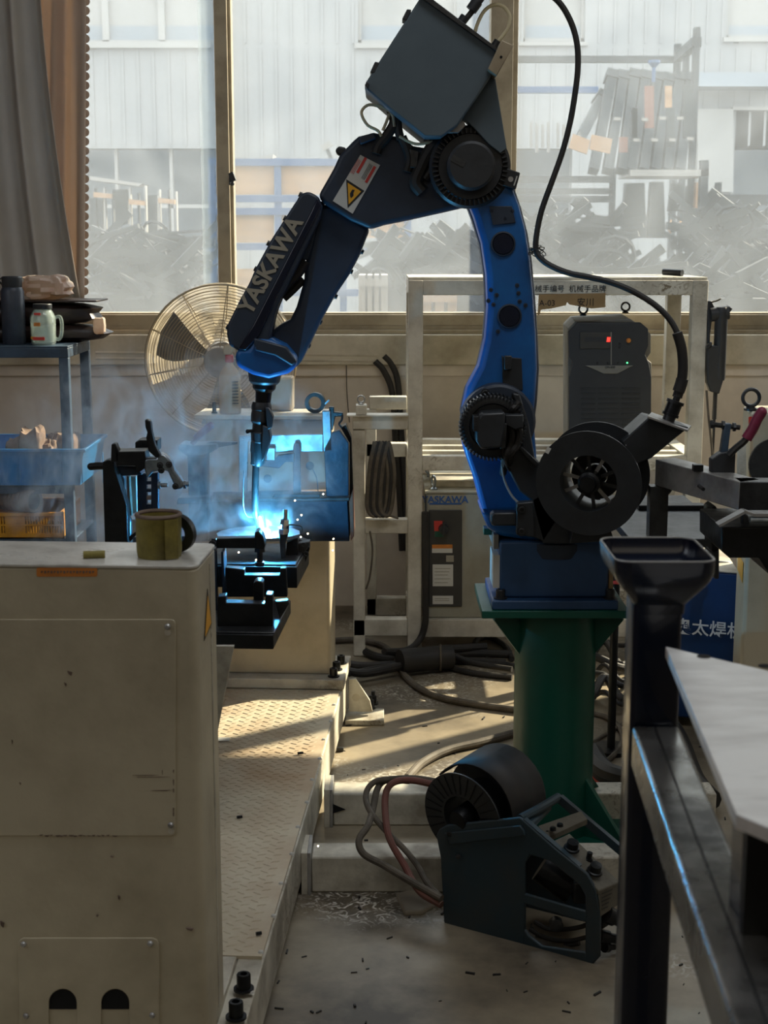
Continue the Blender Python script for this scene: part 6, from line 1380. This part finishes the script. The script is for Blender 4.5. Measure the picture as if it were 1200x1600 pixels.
for x, y, dd in ((893, 1322, .035), (929, 1358, .03)):
    B(MB().lathe([(.017, 0), (.016, .004), (.013, .005), (.012, .018), (.0001, .019)], W3(x, y + 4, dd), (.15, -.3, 1), 20).bar(W3(x - 6, y - 3, dd), W3(x + 8, y - 1, dd), .006, .014), 'knob', fixm, wf)
B(MB().cyl(W3(919, 1346, .06), W3(922, 1332, .06), .006, 10).cyl(W3(918, 1347, .06), W3(919, 1341, .06), .010, 10), 'toggle', fixm, wf)
# motor and drive inside the openings
B(MB().cyl(W3(846, 1352, .08), W3(896, 1388, .10), .036, 24), 'drive_motor', fixm, wf)
B(MB().box(W3(895, 1392, .06).x, W3(925, 1392, .06).x, W3(900, 1392, .06).y - .01, W3(900, 1392, .06).y + .05, W3(900, 1410, .06).z, W3(900, 1376, .06).z), 'drive_block', steel_d, wf, bevel=.004)
for q_ in ([(835, 1440), (860, 1452), (900, 1450), (930, 1440)], [(828, 1452), (855, 1466), (890, 1470), (925, 1462)], [(838, 1462), (870, 1478), (905, 1474)]):
    B(MB().tube([W3(x, y, .05) for x, y in q_], .005, 8), 'inner_cable', rubber, wf)
B(MB().lathe([(.008, 0), (.014, .002), (.014, .02), (.008, .022)], W3(868, 1440, .04), (0, -1, 0), 14), 'roller', steel_d, wf)
for (x0, y0, x1, y1, rr_) in ((936, 1442, 962, 1426, .010), (938, 1462, 978, 1470, .010), (948, 1428, 982, 1446, .013), (944, 1480, 962, 1478, .008)):
    B(MB().cyl(W3(x0, y0, .04), W3(x1, y1, .08), rr_, 14).cyl(W3(x0, y0, .04), W3((x0*2+x1)/3, (y0*2+y1)/3, .053), rr_*1.4, 12), 'connector', fixm, wf)
# its spool and half cover
ca = Vector((0.62, .74, .10)).normalized(); scn = W3(722, 1278, .02); ks = 3.0/F_PX
spb = B(MB().ring(scn, ca, 38*ks, 78*ks, .004, 56).ring(scn + ca*.09, ca, 38*ks, 78*ks, .004, 56), 'feeder_spool', black, wf)
B(MB().ring(scn + ca*.004, ca, 38*ks, 44*ks, .086, 32), 'spool_barrel', black, spb)
u1, v1, _ = basis(ca); 
for i in range(28):
    t = 2*math.pi*i/28; d = u1*math.cos(t) + v1*math.sin(t)
    B(MB().bar(scn - ca*.0012 + d*42*ks, scn - ca*.0012 + d*75*ks, .0018, .0015, ca), 'spool_ridge', fixm, spb, smooth=False)
B(MB().lathe([(.0001, -.02), (16*ks, -.018), (20*ks, 0), (20*ks, .09)], scn, ca, 24), 'spool_hub', fixm, spb)
cv = MB(); secs = []
for i in range(15):
    t = R(-10 + 150*i/14)
    d = Vector((math.cos(t)*.80, -math.cos(t)*.60*.9, math.sin(t)))
    secs.append((scn + ca*.03 + d*84*ks, scn + ca*.15 + d*84*ks))
vs = [p for s in secs for p in s]; cv.add(vs, [(i*2, i*2+2, i*2+3, i*2+1) for i in range(14)])
cvo = B(cv, 'spool_cover', rubber, wf); md = cvo.modifiers.new('solid', 'SOLIDIFY'); md.thickness = .004
B(MB().prism([scn + ca*.15] + [s[1] for s in secs], ca*.004), 'cover_back', rubber, wf)
# clear plastic scrap
o = B(MB().prism([PZ(618, 1402, .0), PZ(640, 1398, .0), PZ(662, 1400, .0), PZ(680, 1418, .0), PZ(660, 1430, .0), PZ(632, 1432, .0)], (0, 0, .012)), 'plastic_tray', plastic, bevel=.004); tag(o, 'clear plastic tray scrap on the floor before the front beam', 'tray')
# ------------------------------------------------------------------ cables on the floor
def fcable(pts, r, m, name, label, group=None, z=None):
    out = []
    for p in pts:
        out.append(PZ(p[0], p[1], (p[2] if len(p) > 2 else 0) + r + .001))
    return tag(B(MB().tube(out, r, 10), name, m), label, 'cable', group)
fcable([(520, 1001), (560, 1000), (600, 1010), (618, 1030), (632, 1055), (655, 1075), (690, 1090), (740, 1100), (790, 1107), (830, 1112)], .011, cabgrey, 'floor_cable', 'long brown-grey cable curving over the floor to the green pedestal')
fcable([(636, 1216), (660, 1192), (700, 1172), (750, 1160), (805, 1145), (850, 1135)], .012, cabgrey, 'floor_cable', 'thick grey cable arching from the floor feeder towards the pedestal')
fcable([(780, 1202), (810, 1194), (850, 1188)], .010, cabgrey, 'floor_cable', 'short dark cable piece between feeder cover and pedestal')
fcable([(926, 1115), (950, 1122), (970, 1140), (970, 1165), (950, 1188), (925, 1200)], .008, cabgrey, 'floor_cable', 'thin cable ring on the floor right of the pedestal')
fcable([(926, 1160), (950, 1145), (985, 1125), (1010, 1118)], .006, cabgrey, 'floor_cable', 'thin straight cable crossing the ring beside the pedestal')
fcable([(925, 1178), (935, 1196), (955, 1212), (1000, 1222), (1050, 1222)], .032, rubber, 'floor_hose', 'thick ribbed black hose on the floor right of the pedestal')
fcable([(1030, 1122), (1050, 1140), (1066, 1170), (1085, 1220), (1110, 1250)], .03, rubber, 'floor_hose', 'thick black hose behind the dark beam on the right')
fcable([(926, 1215), (940, 1222), (960, 1228)], .008, sticker_r, 'floor_cable', 'red cable peeping out beneath the thick hose')
# dark bundles below the rack
bund = [[(520, 1030), (560, 1040), (620, 1038), (700, 1032), (790, 1036)], [(530, 1045), (570, 1052), (630, 1040), (690, 1028)], [(560, 1012), (590, 1026), (640, 1030), (720, 1020), (800, 1022)], [(600, 1018), (640, 1022), (700, 1014), (760, 1010)],
        [(690, 1040), (740, 1052), (800, 1058)], [(700, 1020), (740, 1036), (800, 1046)], [(740, 1015), (745, 1000), (765, 996), (790, 1010), (800, 1030)], [(535, 1055), (580, 1046), (640, 1036)], [(760, 1030), (800, 1040), (860, 1046)]]
for i, q_ in enumerate(bund):
    fcable([(x, y, (.02 if i % 2 else 0)) for x, y in q_], .014 if i < 4 else .010, rubber, 'bundled_cable', ['black cable running along the back of the floor bundle', 'black cable at the front left of the floor bundle', 'black cable rising over the middle of the floor bundle', 'short rearmost black cable of the floor bundle', 'thin black cable at the front right edge of the bundle', 'thin black cable emerging right of the wrapped section', 'black cable looped up at the right end of the bundle', 'thin black cable nearest the deck bolts in the bundle', 'black cable passing behind the green pedestal'][i], 'cables bundled below the rack')
o = B(MB().tube([PZ(625, 1034, .05), PZ(660, 1030, .05), PZ(705, 1026, .05)], .042, 14), 'cable_wrap', rubber); tag(o, 'fat black wrapped section of the cable bundle on the floor', 'cable wrap')
o = B(MB().torus(PZ(688, 1028, .05), (1, 0, 0), .044, .004, 24, 6), 'wrap_tie', cabgrey); tag(o, 'grey tie round the fat black cable wrap', 'tie')
for i in range(7):
    rnd = random.Random(50 + i); x0 = 935 + rnd.uniform(0, 10)
    jt = [rnd.uniform(-14, 14) for _ in range(4)]; fcable([(926, 1010 + i*13 + jt[0], .03*(i % 3)), (945, 998 + i*14 + jt[1], .05), (972, 1016 + i*14 + jt[2], .03), (1000, 1000 + i*13 + jt[3], .02)], .008 + .003*(i % 3), rubber, 'tangled_cable', ['topmost', 'second from top', 'third from top', 'middle', 'third from bottom', 'second from bottom', 'lowest'][i] + ' black cable of the tangle between pedestal and dark post', 'tangled cables right of the pedestal')
# loops from beam to feeder
def lcable(pts, r, m, label): return tag(B(MB().tube([P(x, y, Y) for x, y, Y in pts], r, 10), 'feeder_lead', m), label, 'cable')
lcable([(690, 1222, 3.3), (650, 1216, 3.3), (612, 1217, 3.3), (585, 1222, 3.3), (572, 1240, 3.28), (577, 1265, 3.22), (600, 1295, 3.17), (630, 1325, 3.12), (652, 1352, 3.08), (668, 1380, 3.02), (688, 1402, 2.98)], .007, cabgrey, 'grey lead, outermost of the loops feeding the floor feeder')
lcable([(640, 1220, 3.32), (604, 1219, 3.32), (590, 1232, 3.3), (583, 1262, 3.24), (575, 1290, 3.16), (561, 1312, 3.12), (568, 1334, 3.10), (600, 1352, 3.08), (640, 1376, 3.02), (690, 1404, 2.96)], .008, cabgrey, 'thick grey lead sagging lowest over the front floor beam')
lcable([(680, 1226, 3.28), (640, 1219, 3.28), (613, 1224, 3.26), (602, 1245, 3.24), (604, 1290, 3.16), (612, 1318, 3.12), (632, 1352, 3.08), (655, 1392, 3.0), (690, 1414, 2.96)], .008, cabred, 'reddish hose looping over both floor beams to the feeder')
# scraps on the floor
for x, y, l, lab in ((526, 1172, .02, 'short square steel offcut on the sunlit floor beside the deck'), (545, 1128, .012, 'small dark nut below the anchor bracket')):
    p = PZ(x, y, .006); o = B(MB().box(p.x, p.x + l, p.y, p.y + .012, .001, .012), 'steel_offcut', steel_d, bevel=.001); tag(o, lab, 'offcut')
rnd = random.Random(9); db_ = MB()
for i in range(150):
    px, py = rnd.uniform(430, 1150), rnd.uniform(1090, 1600); p = PZ(px, py, 0)
    s_ = rnd.uniform(.0015, .004); a_ = rnd.uniform(0, 3); d = Vector((math.cos(a_), math.sin(a_), 0))*s_*rnd.uniform(1, 3)
    db_.bar(p - d + Vector((0, 0, s_/2)), p + d + Vector((0, 0, s_/2)), s_, s_)
o = B(db_, 'floor_debris', rubber, smooth=False); tag(o, 'scattered dark grit and spatter on the floor', 'debris', kind='stuff')
